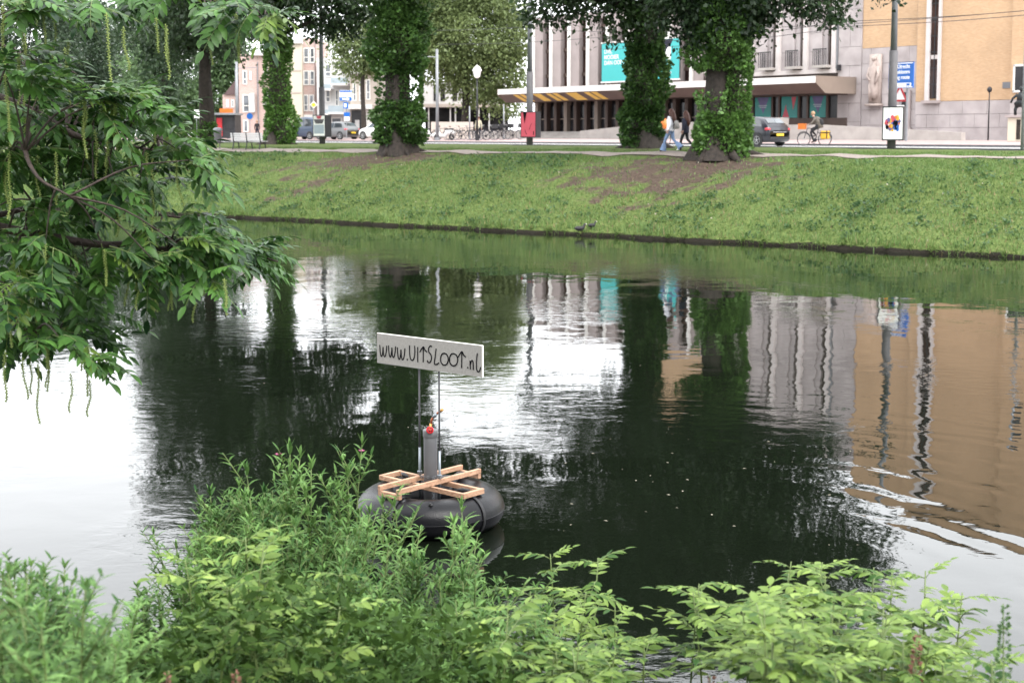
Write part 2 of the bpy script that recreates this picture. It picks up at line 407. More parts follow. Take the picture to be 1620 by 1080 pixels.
    def cyl(s, c, r, h, n=12, m=0, axis=None):
        return s.lathe([(1e-4, 0), (r, 0), (r, h), (1e-4, h)], n, c, m, axis)
    def ball(s, c, r, n=12, k=7, m=0):
        r = r if hasattr(r, '__len__') else (r, r, r)
        vs = []
        for i in range(k + 1):
            t = math.pi * i / k
            for j in range(n):
                q = 2 * math.pi * j / n
                vs.append((c[0] + r[0] * max(math.sin(t), 1e-3) * math.cos(q), c[1] + r[1] * max(math.sin(t), 1e-3) * math.sin(q), c[2] + r[2] * math.cos(t)))
        fs = [(i * n + j, (i + 1) * n + j, (i + 1) * n + (j + 1) % n, i * n + (j + 1) % n) for i in range(k) for j in range(n)]
        return s.add(vs, fs, m)
    def torus(s, c, R, r, n=32, k=10, m=0, axis=None, sq=1.0):
        prof = [(R + r * math.cos(2 * math.pi * j / k), sq * r * math.sin(2 * math.pi * j / k)) for j in range(k + 1)]
        return s.lathe(prof, n, c, m, axis)
    def mesh(s, name, mats, smooth=False, M=None):
        me = bpy.data.meshes.new(name)
        vs = s.v
        if M is not None:
            A = np.array(M); vv = np.array(vs) @ A[:3, :3].T + A[:3, 3]; vs = vv.tolist()
        me.from_pydata(vs, [], s.f)
        for q in (mats if isinstance(mats, (list, tuple)) else [mats]): me.materials.append(MATS[q])
        me.polygons.foreach_set('material_index', s.m)
        if smooth:
            me.polygons.foreach_set('use_smooth', [True] * len(s.f))
        me.update()
        return me
    def part(s, name, mats, parent, smooth=False, world=True, bevel=0):   # world: vertices are in world coordinates
        M = xf(parent).inverted() if (world and parent is not None) else None
        o = link(name, s.mesh(name, mats, smooth, M), parent)
        if bevel: bv = o.modifiers.new('bevel', 'BEVEL'); bv.width = bevel; bv.segments = 1; bv.limit_method = 'ANGLE'
        return o
    def solo(s, name, mats, label, cat, group=None, smooth=False, origin=None):
        o = origin if origin is not None else np.array(s.v).mean(0)
        M = Matrix.Translation(-Vector(o)); ob = link(name, s.mesh(name, mats, smooth, M)); ob.location = o
        return tag(ob, label, cat, group)
def np_mesh(name, verts, faces, mats):
    me = bpy.data.meshes.new(name); verts = np.asarray(verts, np.float32); faces = np.asarray(faces, np.int32)
    k = faces.shape[1]
    me.vertices.add(len(verts)); me.vertices.foreach_set('co', verts.ravel())
    me.loops.add(faces.size); me.loops.foreach_set('vertex_index', faces.ravel())
    me.polygons.add(len(faces)); me.polygons.foreach_set('loop_start', np.arange(0, faces.size, k, dtype=np.int32))
    me.polygons.foreach_set('loop_total', np.full(len(faces), k, np.int32))
    for q in (mats if isinstance(mats, (list, tuple)) else [mats]): me.materials.append(MATS[q])
    me.update(calc_edges=True); me.validate()
    return me
def unit(a): return a / (np.linalg.norm(a, axis=-1, keepdims=True) + 1e-9)
def leaf_cloud(P, D, size, wr=.55, g=rng):
    """one folded rhombic leaf per point P pointing along D"""
    n = len(P); D = unit(D); R = unit(g.normal(size=(n, 3))); S = unit(np.cross(D, R)); Nn = np.cross(S, D)
    L = (size * g.uniform(.5, 1.45, n))[:, None]
    a = P; b_ = P + D * L * .45 + S * L * wr * .5 + Nn * L * .08; c = P + D * L - Nn * L * .08; d = P + D * L * .45 - S * L * wr * .5 + Nn * L * .08
    v = np.stack([a, b_, c, d], 1).reshape(-1, 3); f = np.arange(4 * n).reshape(n, 4)
    return v, f
def text_mesh(body, size, mname, align='LEFT'):
    cu = bpy.data.curves.new('lettering', 'FONT'); cu.body = body; cu.size = size; cu.align_x = align; cu.extrude = .004; cu.space_line = .95
    cu.offset = size * .012
    ob = bpy.data.objects.new('lettering', cu); COL.objects.link(ob)
    dg = bpy.context.evaluated_depsgraph_get(); me = bpy.data.meshes.new_from_object(ob.evaluated_get(dg))
    bpy.data.objects.remove(ob); me.materials.clear(); me.materials.append(MATS[mname]); return me

# ------------------------------------------------------------------ the setting: far bank, water, path, road, near bank
DB = [(place(px, py), r, s) for px, py, r, s in [(1140, 256, 2.6, .45), (1060, 268, 3.0, .36), (960, 285, 2.6, .36), (1000, 318, 2.2, .3), (905, 268, 2.2, .25), (1110, 295, 2.2, .28), (1185, 262, 1.6, .3),
      (625, 250, 2.4, .55), (560, 258, 2.6, .45), (490, 258, 2.2, .34), (505, 290, 2.2, .38), (390, 283, 1.6, .3), (440, 306, 1.6, .25), (690, 246, 1.5, .3), (1020, 238, 2.2, .45), (1400, 272, .9, .22), (1090, 246, 2.4, .4), (440, 232, 3, .35), (780, 300, 1.2, .15), (1200, 285, 1.5, .2)]]
def dirt(x, y):
    d = np.zeros(np.shape(x))
    for p, r, s in DB:
        dx = np.asarray(x) - p[0]; dy = np.asarray(y) - p[1]
        a = dx * U2[0] + dy * U2[1]; b = dx * N2[0] + dy * N2[1]
        d = d + .86 * s * np.exp(-(a * a / (r * r * 1.6) + b * b / (r * r * .7)))
    x_, y_ = np.asarray(x, float), np.asarray(y, float)
    ns = np.sin(x_ * 2.1 + 1.7 * np.sin(y_ * 1.3)) * np.sin(y_ * 2.6 + 1.1 * np.sin(x_ * 1.9)) + .7 * np.sin(x_ * 5.3 + y_ * 2.1) * np.sin(y_ * 6.1 - x_ * 1.7) + .5 * np.sin(x_ * 11.7 - y_ * 3.3) * np.sin(y_ * 12.9 + x_ * 4.1)
    d = np.clip(d + .2 * ns * np.clip(d * 4, 0, 1), 0, 1)
    t__ = (np.asarray(x) - P0[0]) * U2[0] + (np.asarray(y) - P0[1]) * U2[1]
    s_ = (np.asarray(x) - P0[0]) * N2[0] + (np.asarray(y) - P0[1]) * N2[1] + .12 * np.sin(t__ * .9) + .07 * np.sin(t__ * 2.7 + 1) + .035 * np.sin(t__ * 7.1 + 2) + .025 * np.sin(t__ * 12.7)
    d = d + 1.2 * np.clip(1 - s_ / .26, 0, 1)
    return d
def grid_obj(name, ss, ts, zf, m, org=P0, su=N2, tu=U2, attr=None, kind='structure'):
    S, T = np.meshgrid(ss, ts, indexing='ij'); X = org[0] + S * su[0] + T * tu[0]; Y = org[1] + S * su[1] + T * tu[1]; Z = zf(X, Y)
    v = np.stack([X, Y, Z], -1).reshape(-1, 3); ns, n_t = len(ss), len(ts)
    i = np.arange(ns - 1)[:, None] * n_t + np.arange(n_t - 1)[None]
    f = np.stack([i, i + n_t, i + n_t + 1, i + 1], -1).reshape(-1, 4)
    me = np_mesh(name, v, f, m); me.polygons.foreach_set('use_smooth', np.ones(len(f), bool))
    nrm = np.zeros(3 * len(f), np.float32); me.polygons.foreach_get('normal', nrm)
    if nrm.reshape(-1, 3)[:, 2].mean() < 0: me.flip_normals()
    if attr:
        a = me.attributes.new('dirt', 'FLOAT', 'POINT'); a.data.foreach_set('value', attr(X, Y).ravel().astype(np.float32))
    o = link(name, me)
    if kind: o['kind'] = kind
    return o
ss = np.concatenate([[-.6, -.12, 0, .035, .07, .14, .3], np.arange(.55, 17, .3), [18, 20, 23, 27, 32, 40, 60, 90, 150, 300, 900]])
ts = np.concatenate([[-900, -400, -200, -120, -80, -60, -45], np.arange(-35, 46, .2), [50, 60, 80, 120, 200, 400, 900]])
grid_obj('grass_bank', ss, ts, gz, 'bank_ground', attr=dirt)
w_ = MB(); q = lambda s, t, z: (*(P0 + s * N2 + t * U2), z)
w_.add([q(-37.5, -700, 0), q(.6, -700, 0), q(.6, 700, 0), q(-37.5, 700, 0)], [(0, 3, 2, 1)])
wo_ = link('canal_water', w_.mesh('canal_water', 'canal_water')); wo_['kind'] = 'structure'
bo = MB(); bo.add([q(-39, -700, -1.6), q(1, -700, -1.6), q(1, 700, -1.6), q(-39, 700, -1.6)], [(0, 3, 2, 1)])
link('canal_bed', bo.mesh('canal_bed', 'soil'))['kind'] = 'structure'
on = np.concatenate([[-2.6, -.8, -.2, 0, .25, .5], np.arange(.9, 10, .45), [12, 16, 25, 50, 120, 500]])
grid_obj('near_bank', NO - on, np.concatenate([[-700, -200, -80, -50], np.arange(-42, -8, .5), [-4, 10, 40, 100, 700]]),
         lambda x, y: nz(x, y) + .04 * np.sin(x * 3.1) * np.sin(y * 2.3), 'bank_ground', attr=lambda x, y: np.full(np.shape(x), .35))
# footpath on the bank crest
grid_obj('footpath', np.array([9.7, 10.1, 10.5, 10.9, 11.3]), np.arange(-60, 60, .5),
         lambda x, y: gz(x, y) + .035, 'path_gravel')
# street: light concrete roadway, dark kerb, pink paving up to the theatre
def pave(l, w): return 2.905 + .15 * np.clip((np.asarray(w, float) - 58.5) / 5, 0, 1)
def strip(name, w0, w1, zf, m, l0=-330, l1=60, nw=4):
    return grid_obj(name, np.linspace(w0, w1, nw), np.linspace(l0, l1, 14), lambda x, y: zf(x * V2[0] + y * V2[1], x * W2[0] + y * W2[1]), m, np.zeros(2), W2, V2)
strip('roadway', 51.3, 58.05, lambda l, w: 2.905 + 0 * w, 'concrete_road')
strip('pavement', 58.2, 75.0, lambda l, w: pave(l, w) + .10, 'pink_pavers', nw=8)
strip('square', 75.0, 330, lambda l, w: pave(l, w) + .095, 'pink_pavers')
kb = MB()
kb.tbox(-330, 60, 58.05, 58.2, 2.6, 3.012); kb.tbox(-330, 60, 51.12, 51.3, 2.6, 2.93)
link('kerb', kb.mesh('kerb', 'kerb_stone'))['kind'] = 'structure'
rl = MB()
for w in (54.6, 56.1): rl.tbox(-330, 60, w, w + .07, 2.85, 2.911)
link('tram_rail', rl.mesh('tram_rail', 'dark_metal'))['kind'] = 'structure'

# grass blades over the bank
nb = 170000
t = rng.uniform(-22, 42, nb); s = 13.6 * rng.random(nb) ** .9 - .12
X = P0[0] + s * N2[0] + t * U2[0]; Y = P0[1] + s * N2[1] + t * U2[1]
keep = (np.abs(X / Y) < .42) & (rng.random(nb) > np.clip(dirt(X, Y) * 1.55 + .18 * np.sin(X * 1.3 + Y) * np.sin(Y * .8) - .05, 0, .96)) & ~((s > 9.6) & (s < 11.4))
X, Y, s = X[keep], Y[keep], s[keep]; n_ = len(X)
hgt = (.085 + .06 * (np.sin(X * 1.7) * np.sin(Y * 1.3 + X * .4) + 1) * .5) * rng.uniform(.5, 1.4, n_) * np.where(s < .6, 1.9, 1) * np.where(s > 9, .65, 1)
an = rng.uniform(0, math.pi, n_); lean = rng.normal(0, .045, (n_, 2))
B = np.stack([X, Y, gz(X, Y) - .01], -1); sx = np.stack([np.cos(an), np.sin(an), 0 * an], -1) * rng.uniform(.012, .028, n_)[:, None]
tip = B + np.stack([lean[:, 0], lean[:, 1], hgt], -1)
v = np.stack([B - sx, B + sx, tip], 1).reshape(-1, 3)
# longer tufts leaning over the water's edge
ne = 9500; te = rng.uniform(-20, 40, ne); te = te + .12 * np.sin(te * 9); se = rng.uniform(.0, .3, ne)
Xe = P0[0] + se * N2[0] + te * U2[0]; Ye = P0[1] + se * N2[1] + te * U2[1]; le = rng.uniform(.08, .30, ne) * (.45 + .55 * np.clip(np.sin(te * 2.3) + np.sin(te * 5.1 + 1) * .7 + .5, 0, 1.4))
Be = np.stack([Xe, Ye, gz(Xe, Ye)], -1); ae = rng.uniform(0, math.pi, ne); se_ = np.stack([np.cos(ae), np.sin(ae), 0 * ae], -1) * rng.uniform(.008, .02, ne)[:, None]
te_ = Be + np.stack([-N2[0] * le * .55 + rng.normal(0, .04, ne), -N2[1] * le * .55 + rng.normal(0, .04, ne), le * rng.uniform(-.15, .8, ne)], -1)
v = np.concatenate([v, np.stack([Be - se_, Be + se_, te_], 1).reshape(-1, 3)]); n_ += ne
gm = np_mesh('bank_grass', v, np.arange(3 * n_).reshape(n_, 3), ['grass_blade', 'dry_blade'])
gm.polygons.foreach_set('material_index', (rng.random(n_) < .05 + .06 * np.sin(v[::3, 0] * .31) * np.sin(v[::3, 1] * .27)).astype(np.int32))
go = link('bank_grass', gm)
tag(go, 'short green grass covering the far canal bank', 'grass', kind='stuff')
# low weeds in clumps on the slope, and pale clover heads
nc = 1500; t = rng.uniform(-20, 38, nc); s = rng.uniform(.4, 9.2, nc)
cx = P0[0] + s * N2[0] + t * U2[0]; cy = P0[1] + s * N2[1] + t * U2[1]
k = (dirt(cx, cy) < .25) & (rng.random(nc) < .25 + .75 * np.clip(np.sin(cx * .55 + 1) * np.sin(cy * .45) + .3, 0, 1)); cx, cy = cx[k], cy[k]; nc = len(cx)
rep = 22; ci = np.repeat(np.arange(nc), rep); r_ = rng.uniform(.08, .3, nc)[ci]
px_ = cx[ci] + rng.normal(0, 1, len(ci)) * r_; py_ = cy[ci] + rng.normal(0, 1, len(ci)) * r_
Pw = np.stack([px_, py_, gz(px_, py_) + rng.uniform(.02, .14, len(ci))], -1)
Dw = np.stack([rng.normal(0, 1, len(ci)), rng.normal(0, 1, len(ci)), rng.uniform(.1, .9, len(ci))], -1)
v, f = leaf_cloud(Pw, Dw, .10, .6)
tag(link('bank_weeds', np_mesh('bank_weeds', v, f, 'weed')), 'low dark green weeds scattered over the grassy slope', 'weeds', kind='stuff')
nf = 260; t = rng.uniform(-20, 38, nf); s = rng.uniform(.3, 9, nf)
cx = P0[0] + s * N2[0] + t * U2[0]; cy = P0[1] + s * N2[1] + t * U2[1]
Pf = np.stack([cx, cy, gz(cx, cy) + .13], -1); v, f = leaf_cloud(Pf, rng.normal(size=(nf, 3)) * [1, 1, .3], .06, .9)
tag(link('clover_heads', np_mesh('clover_heads', v, f, 'petal')), 'tiny pale flower heads dotting the far bank grass', 'flowers', kind='stuff')

# ------------------------------------------------------------------ theatre
Z0 = 3.10; FW = 75.4
th = thing('theatre_building', 'long theatre with ribbed stone front, white canopy and orange brick tower', 'theatre', TW(-78, FW, Z0), -math.atan2(.8, .6))
def tp(name, mats, boxes, smooth=False, bevel=0, par=None):
    b = MB()
    for q in boxes: b.tbox(*q)
    return b.part(name, mats, par or th, smooth, bevel=bevel)
LA, LB, LC, LD, LE = -97.6, -75.6, -62.0, -57.44, -40.0
TOPL, TOPM, TOPR = 13.4, 19.2, 21.0
tp('low_wall', 'brown_panel', [(LA, LB, FW + .55, FW + 24, Z0 - .2, TOPL - .05)])
tp('parapet', 'stone_mauve', [(LA - .1, LB - .002, FW + .1, FW + 1.0, TOPL - .55, TOPL)])
tp('middle_wall', 'stone_mauve', [(LB, LC, FW + .5, FW + 24.01, Z0 - .2, TOPM)])
tp('fly_tower', 'brick_orange', [(fac(1008, 60, 86)[0], LC - 1, 86, 104, 10, 20.5)])
tp('brick_wall', 'brick_orange', [(LC + .003, LD, FW + .02, FW + 24.02, 9.14, TOPR - .3)])
tp('brick_wing', 'brick_orange', [(LD, -50.4, FW - .25, FW + 24.03, 5.58, TOPR)])
tp('brick_end', 'brick_orange', [(-50.4, LE, FW - .55, FW + 24.04, 5.58, TOPR + .2)])
tp('coping', 'stone_pale', [(LD - .1, LE + .1, FW - .7, FW + 24.2, TOPR + .2, TOPR + .45)])
# ribbed part: each bay a broad pier with a thin pale rib, then a recessed window strip
l = LA + .15; bay = 2.42
while l < LB - .5:
    tp('pier', 'stone_mauve', [(l + .22, l + 1.28, FW, FW + .75, 7.3, TOPL - .4)])
    tp('rib', 'white_trim', [(l, l + .2, FW - .22, FW + .72, 7.3, TOPL - .3)])
    wn = tp('window', 'glass_brown', [(l + 1.30, l + 2.40, FW + .42, FW + .56, 7.3, TOPL - .5)])
    tp('mullion', 'brown_panel', [(l + 1.80, l + 1.88, FW + .3, FW + .5, 7.3, TOPL - .5), (l + 2.22, l + 2.41, FW + .15, FW + .5, 7.3, TOPL - .5)], par=wn)
    for z in (8.3, 10.4, 12.1): tp('spandrel', 'brown_panel', [(l + 1.29, l + 2.41, FW + .32, FW + .47, z, z + .28)], par=wn)
    l += bay
# stone part: piers with pale ribs, narrow windows and small balconies
def lx(px, w=FW): return fac(px, 80, w)[0]
edges = [(1129, 1139), (1174, 1187), (1221, 1230), (1264, 1273), (1308, 1318)]
prev = LB
for i, (a, b_) in enumerate(edges):
    A, Bx = lx(a), lx(b_)
    tp('rib', 'stone_pale', [(prev + .004, prev + .38, FW - .2, FW + .52, 7.9, TOPM + .1)])
    zz = [7.9 + k * 1.25 for k in range(10)]
    for z0, z1 in zip(zz[:-1], zz[1:]):
        tp('stone_block', 'stone', [(prev + .39, A - .42, FW + random.uniform(-.012, .012), FW + .51, z0 + .012, z1 - .012)])
    wn = tp('window', 'glass_brown', [(A, Bx, FW + .36, FW + .52, 8.1, TOPM - .8)])
    tp('window_frame', 'brown_panel', [(A - .02, A + .06, FW + .28, FW + .37, 8.1, TOPM - .8), (Bx - .06, Bx + .02, FW + .28, FW + .37, 8.1, TOPM - .8)] + [(A, Bx, FW + .27, FW + .38, z, z + .1) for z in (9.6, 11.1, 12.6, 14.1, 15.6)], par=wn)
    tp('jamb', 'stone', [(A - .418, A - .021, FW + .12, FW + .5, 7.9, TOPM)])
    bl = tp('balcony', 'concrete', [(A - .62, Bx + .05, FW - .75, FW + .3, 7.98, 8.16)])
    tp('railing', 'dark_metal', [(A - .6 + k * .16, A - .57 + k * .16, FW - .72, FW - .69, 8.16, 9.2) for k in range(int((Bx - A + .62) / .16) + 1)] + [(A - .6, Bx + .03, FW - .74, FW - .68, 9.2, 9.26)]
       + [(A - .6, A - .57, FW - .72 + k * .2, FW - .69 + k * .2, 8.16, 9.2) for k in range(5)], par=bl)
    prev = Bx
tp('rib', 'stone_pale', [(prev + .004, prev + .35, FW - .2, FW + .52, 7.9, TOPM + .1)])
tp('downpipe', 'grey_metal', [(prev + .36, prev + .48, FW - .12, FW - .001, 7.6, TOPM)])
def blocks(l0, l1, z0, z1, w, n, rows, depth=.5, m='stone'):
    hh = (z1 - z0) / rows
    for r in range(rows):
        off = .5 if r % 2 else 0
        xs = [l0] + [l0 + (l1 - l0) * (k + off) / n for k in range(1 - (1 if off else 0), n)] + [l1]
        xs = sorted(set(round(x, 4) for x in xs))
        for a, b_ in zip(xs[:-1], xs[1:]):
            if b_ - a < .05: continue
            tp('stone_block', m, [(a + .01, b_ - .01, w + random.uniform(-.012, .012), w + depth, z0 + r * hh + .01, z0 + (r + 1) * hh - .01)])
blocks(prev + .5, LC, 3.1, TOPM, FW - .05, 1, 13)
tp('backing', 'mortar', [(LB, LC + .002, FW + .3, FW + .505, 3.05, 7.95), (LC - .002, LD + .002, FW + .1, FW + .4, 3.05, 9.139), (LD, LE, FW + .03, FW + .3, 3.05, 5.579)])
blocks(LC + .01, LD - .01, 3.1, 9.13, FW, 3, 6)
blocks(LD + .01, -50.41, 3.1, 5.57, FW - .27, 4, 3)
blocks(-50.39, LE, 3.1, 5.57, FW - .57, 5, 3)
tp('cornice', 'stone_pale', [(LB, prev + .5, FW - .3, FW + .29, 7.62, 7.9)])
tp('vent_pipe', 'dark_metal', [(lx(1331) - .1, lx(1331) + .1, FW - .3, FW - .1, 7.75, 8.15)])
# low doorway panel and relief carving on the stone wall between
w2 = tp('side_window', 'glass_dark', [(lx(1428), lx(1441), FW - .1, FW + .02, 4.1, 6.2)])
tp('window_frame', 'stone_mauve', [(lx(1428) - .15, lx(1428), FW - .16, FW + .0, 3.95, 6.3), (lx(1441), lx(1441) + .15, FW - .16, FW + .0, 3.95, 6.3), (lx(1428) - .25, lx(1441) + .25, FW - .25, FW + .0, 3.8, 3.95)], par=w2)
rlf = MB()
A, Bx = lx(1379), lx(1397); cxl = (A + Bx) / 2
rlf.tbox(A, Bx, FW - .2, FW - .02, 5.5, 8.72)
pts = [(0, 8.45, .17, .2), (0, 8.1, .1, .12), (0, 7.75, .36, .3), (-.06, 7.3, .3, .33), (0, 6.8, .3, .33), (.06, 6.3, .27, .3), (.02, 5.85, .24, .26)]
rr = []
for dx, z, a, b_ in pts: rr.append((TW(cxl + dx, FW - .26, z), a))
rlf.tube([p for p, _ in rr], [a for _, a in rr], 10); rlf.ball(TW(cxl, FW - .3, 8.42), .19)
rlf.tube([TW(cxl - .3, FW - .3, 7.85), TW(cxl - .42, FW - .42, 7.3), TW(cxl - .1, FW - .55, 7.0)], [.12, .1, .08], 8)
rlf.tube([TW(cxl + .3, FW - .3, 7.85), TW(cxl + .45, FW - .4, 7.4), TW(cxl + .3, FW - .5, 6.8)], [.12, .1, .08], 8)
rlf.tube([TW(cxl - .16, FW - .38, 6.8), TW(cxl - .2, FW - .4, 6.2), TW(cxl - .18, FW - .36, 5.7)], [.15, .12, .1], 8)
rlf.tbox(A - .12, Bx + .12, FW - .45, FW - .02, 5.36, 5.5)
rlf.part('relief_carving', 'stone_relief', th, True)
# tall window in the brick wing
A, Bx = lx(1477), lx(1490)
tw = tp('tall_window', 'glass_brown', [(A, Bx, FW - .3, FW - .2, 5.75, 20)])
tp('window_surround', 'stone_pale', [(A - .3, A, FW - .42, FW - .2, 5.58, 20.2), (Bx, Bx + .16, FW - .42, FW - .2, 5.58, 20.2)], par=tw)
tp('window_sill', 'stone_mauve', [(A - .45, Bx + .2, FW - .52, FW - .2, 5.45, 5.63)], par=tw)
tp('glazing_bar', 'dark_metal', [(A, Bx, FW - .33, FW - .29, z, z + .07) for z in np.arange(6.6, 19.8, 1.0)] + [((A + Bx) / 2 - .03, (A + Bx) / 2 + .03, FW - .33, FW - .29, 5.75, 20)], par=tw)
tp('blind', 'stone_pale', [(A + .05, Bx - .05, FW - .315, FW - .301, z, z + .25) for z in (8.2, 12.3)], par=tw)
ew = tp('end_window', 'glass_dark', [(lx(1617), lx(1617) + 1.4, FW - .62, FW - .5, 6.1, 7.5)])
tp('window_frame', 'white_trim', [(lx(1617) - .12, lx(1617), FW - .66, FW - .5, 6.0, 7.6), (lx(1617) - .12, lx(1617) + 1.4, FW - .66, FW - .5, 7.5, 7.62), (lx(1617) - .12, lx(1617) + 1.4, FW - .66, FW - .5, 5.98, 6.1)], par=ew)
tp('downpipe', 'pole_grey', [(LD - .12, LD - .02, FW - .1, FW - .002, 3.1, 20)])
# canopy: white fascia, sloping brown soffit with painted stripes, taupe end
C0, C1, CW = -97.2, -62.45, 71.4
tp('canopy_roof', 'taupe_panel', [(C0 + .01, C1 - .01, CW + .1, FW + .3, 7.0, 7.24)])
cf = MB()
cf.prism([TW(C0, CW, 6.84), TW(C0, CW, 7.27), TW(C0, CW + .12, 7.27), TW(C0, CW + .12, 6.84)], (*(V2 * (C1 - C0)), 0)); cf.part('fascia', 'white_trim', th)
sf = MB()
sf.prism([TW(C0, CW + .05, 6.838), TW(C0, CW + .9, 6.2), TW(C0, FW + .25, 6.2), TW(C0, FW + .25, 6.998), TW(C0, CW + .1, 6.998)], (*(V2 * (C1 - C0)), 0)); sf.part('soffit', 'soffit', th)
ed = MB(); ed.prism([TW(C1 + .002, CW - .01, 6.82), TW(C1 + .002, CW + .9, 6.18), TW(C1 + .002, FW - .07, 6.18), TW(C1 + .002, FW - .07, 7.29), TW(C1 + .002, CW - .01, 7.29)], (*(V2 * .06), 0)); ed.part('canopy_end', 'taupe_panel', th)
ed = MB(); ed.prism([TW(C0 - .062, CW - .01, 6.82), TW(C0 - .062, CW + .9, 6.18), TW(C0 - .062, FW, 6.18), TW(C0 - .062, FW, 7.29), TW(C0 - .062, CW - .01, 7.29)], (*(V2 * .06), 0)); ed.part('canopy_end', 'taupe_panel', th)
for a, b_ in [(814, 821), (824, 831), (845, 857), (866, 873), (876, 884), (897, 914), (926, 934), (937, 946)]:
    x0, x1 = fac(a, 152, CW + .3)[0], fac(b_, 152, CW + .3)[0]
    sb = MB(); e0 = .12; e1 = .87; nn = np.array([0, 0, -.004])
    f_ = lambda e: 6.838 - (e - .05) * (.638 / .85) - .008
    for k, (xa, xb) in enumerate([(x0, x1)]):
        sb.prism([TW(xa, CW + e0, f_(e0)), TW(xb, CW + e0, f_(e0)), TW(xb + .6, CW + e1, f_(e1)), TW(xa + .6, CW + e1, f_(e1))], (0, 0, .004))
    sb.part('stripe', 'yellow_stripe', th)
# entrance below the canopy
tp('podium', 'concrete', [(LA + .2, -70, 74.6, FW + .5, 3.05, 3.75)])
for k in range(4): tp('step', 'concrete', [(LA + .2 + .01 * k, -85.5 - .01 * k, 73.0 + .4 * k, 74.62 + .001 * k, 3.05, 3.2 + .14 * k)])
tp('entrance_glass', 'glass_dark', [(LA + .3, -72, FW + .35, FW + .5, 3.75, 6.2)])
l = LA + .5; k = 0
while l < -72:
    tp('column', 'taupe_panel' if k % 3 == 0 else 'brown_panel', [(l, l + (.34 if k % 3 else .42), FW - .15, FW + .34, 3.75, 6.2)])
    d = tp('door', 'glass_dark', [(l + .46, l + 1.18, FW + .2, FW + .3, 3.77, 5.9)])
    tp('door_bar', 'taupe_panel', [(l + .46, l + 1.18, FW + .15, FW + .205, 4.75, 4.83)], par=d)
    l += 1.32; k += 1
# poster windows at the canopy's right end
tp('plinth', 'brown_panel', [(-72.3, -63.1, FW - .12, FW + .3, 3.1, 4.62)])
tp('shop_glass', 'glass_dark', [(-72.3, -63.1, FW + .02, FW + .3, 4.62, 6.25)])
tp('window_post', 'brown_panel', [(lx(px) - .07, lx(px) + .07, FW - .14, FW + .1, 4.62, 6.2) for px in (1194, 1225, 1236, 1267, 1281, 1312)] + [(-72.3, -63.1, FW - .15, FW + .05, 6.14, 6.24)])
for i, (a, b_, lab) in enumerate([(1185, 1193, 0), (1196, 1223, 1), (1238, 1265, 2), (1283, 1310, 3)]):
    A, Bx = lx(a), lx(b_)
    pp = tp('poster', 'teal_dark', [(A + .05, Bx - .05, FW - .06, FW + .0, 4.66, 6.12)])
    pr = MB()
    if i == 2:
        for (u0, z0), (u1, z1), (u2, z2) in [((.1, 4.7), (.34, 4.7), (.3, 5.6)), ((.62, 6.1), (.9, 6.1), (.72, 5.2)), ((.34, 4.7), (.5, 4.7), (.32, 5.3))]:
            pr.prism([TW(A + (Bx - A) * u, FW - .068, z) for u, z in ((u0, z0), (u1, z1), (u2, z2))], (*(W2 * .005), 0))
        pr.part('poster_shape', 'poster_red', pp)
    elif i in (1, 3):
        pr.prism([TW(A + (Bx - A) * u, FW - .068, z) for u, z in ((.15, 6.1), (.85, 6.1), (.52, 4.95))], (*(W2 * .005), 0))
        pr.part('poster_shape', 'violet', pp)
        pr = MB()
        for u, z, wd_ in ((.24, 5.5, .5), (.3, 5.38, .4)): pr.tbox(A + (Bx - A) * u, A + (Bx - A) * (u + wd_), FW - .072, FW - .066, z, z + .06)
        pr.part('poster_print', 'balcony_blue', pp)
# ramp walls in front
def wallprism(lbl, name, pts, w0, w1, m='concrete', cat='wall'):
    b = MB(); b.prism([TW(a, w0, z) for a, z in pts], (*(W2 * (w1 - w0)), 0)); return b.solo(name, m, lbl, cat)
wallprism('long pale concrete ramp wall sloping down to the right, by the theatre', 'ramp_wall', [(-66.0, 3.0), (-51.4, 3.0), (-51.4, 3.62), (-62.4, 4.14), (-66.0, 4.16)], 71.6, 72.0)
wallprism('square concrete wall block just behind the dark car', 'ramp_wall', [(lx(1237, 71.0), 3.0), (-66.02, 3.0), (-66.02, 4.62), (lx(1237, 71.0), 4.62)], 71.0, 71.8)
wallprism('pale concrete ramp wall rising right beside the theatre steps', 'ramp_wall', [(fac(922, 215, 73.0)[0], 3.0), (-74, 3.0), (-74, 4.45), (fac(985, 204, 73.0)[0], 4.1), (fac(922, 208, 73.0)[0], 3.78)], 72.7, 73.1)
# banners hanging on the front
def banner(x0, x1, z0, z1, lines, label, size):
    c = ((x0 + x1) / 2)
    t_ = thing('banner', label, 'banner', TW(c, FW - .42, z0), -math.atan2(.8, .6), 'teal banners on the theatre')
    b = MB(); b.tbox(x0, x1, FW - .45, FW - .40, z0, z1); b.part('cloth', 'teal', t_)
    b = MB()
    b.tbox(x0 - .1, x1 + .1, FW - .48, FW - .38, z1 + .01, z1 + .12); b.tbox(x0 - .1, x1 + .1, FW - .48, FW - .38, z0 - .12, z0 - .01); b.part('frame', 'white_trim', t_)
    if lines is None: return t_, None
    me = text_mesh(lines, size, 'white_paint'); o = link('lettering', me, t_); o.rotation_euler = (math.pi / 2, 0, 0)
    return t_, o
x0, z1 = fac(953, 71, FW - .4); x1 = fac(1006, 80, FW - .4)[0]
t_, o = banner(x0, x1, 7.72, 10.72, 'LIVE.\nMOOIER\nDAN OOIT.', 'teal banner reading LIVE. MOOIER DAN OOIT. left of the ivied trunk', .47)
o.location = (x0 - (x0 + x1) / 2 + .3, -.04, 2.2)
b = MB(); b.prism([TW(x1 - .9, FW - .457, 7.74), TW(x1 - .02, FW - .457, 7.74), TW(x1 - .02, FW - .457, 9.6)], (*(W2 * .005), 0)); b.part('printed_shape', 'violet', t_)
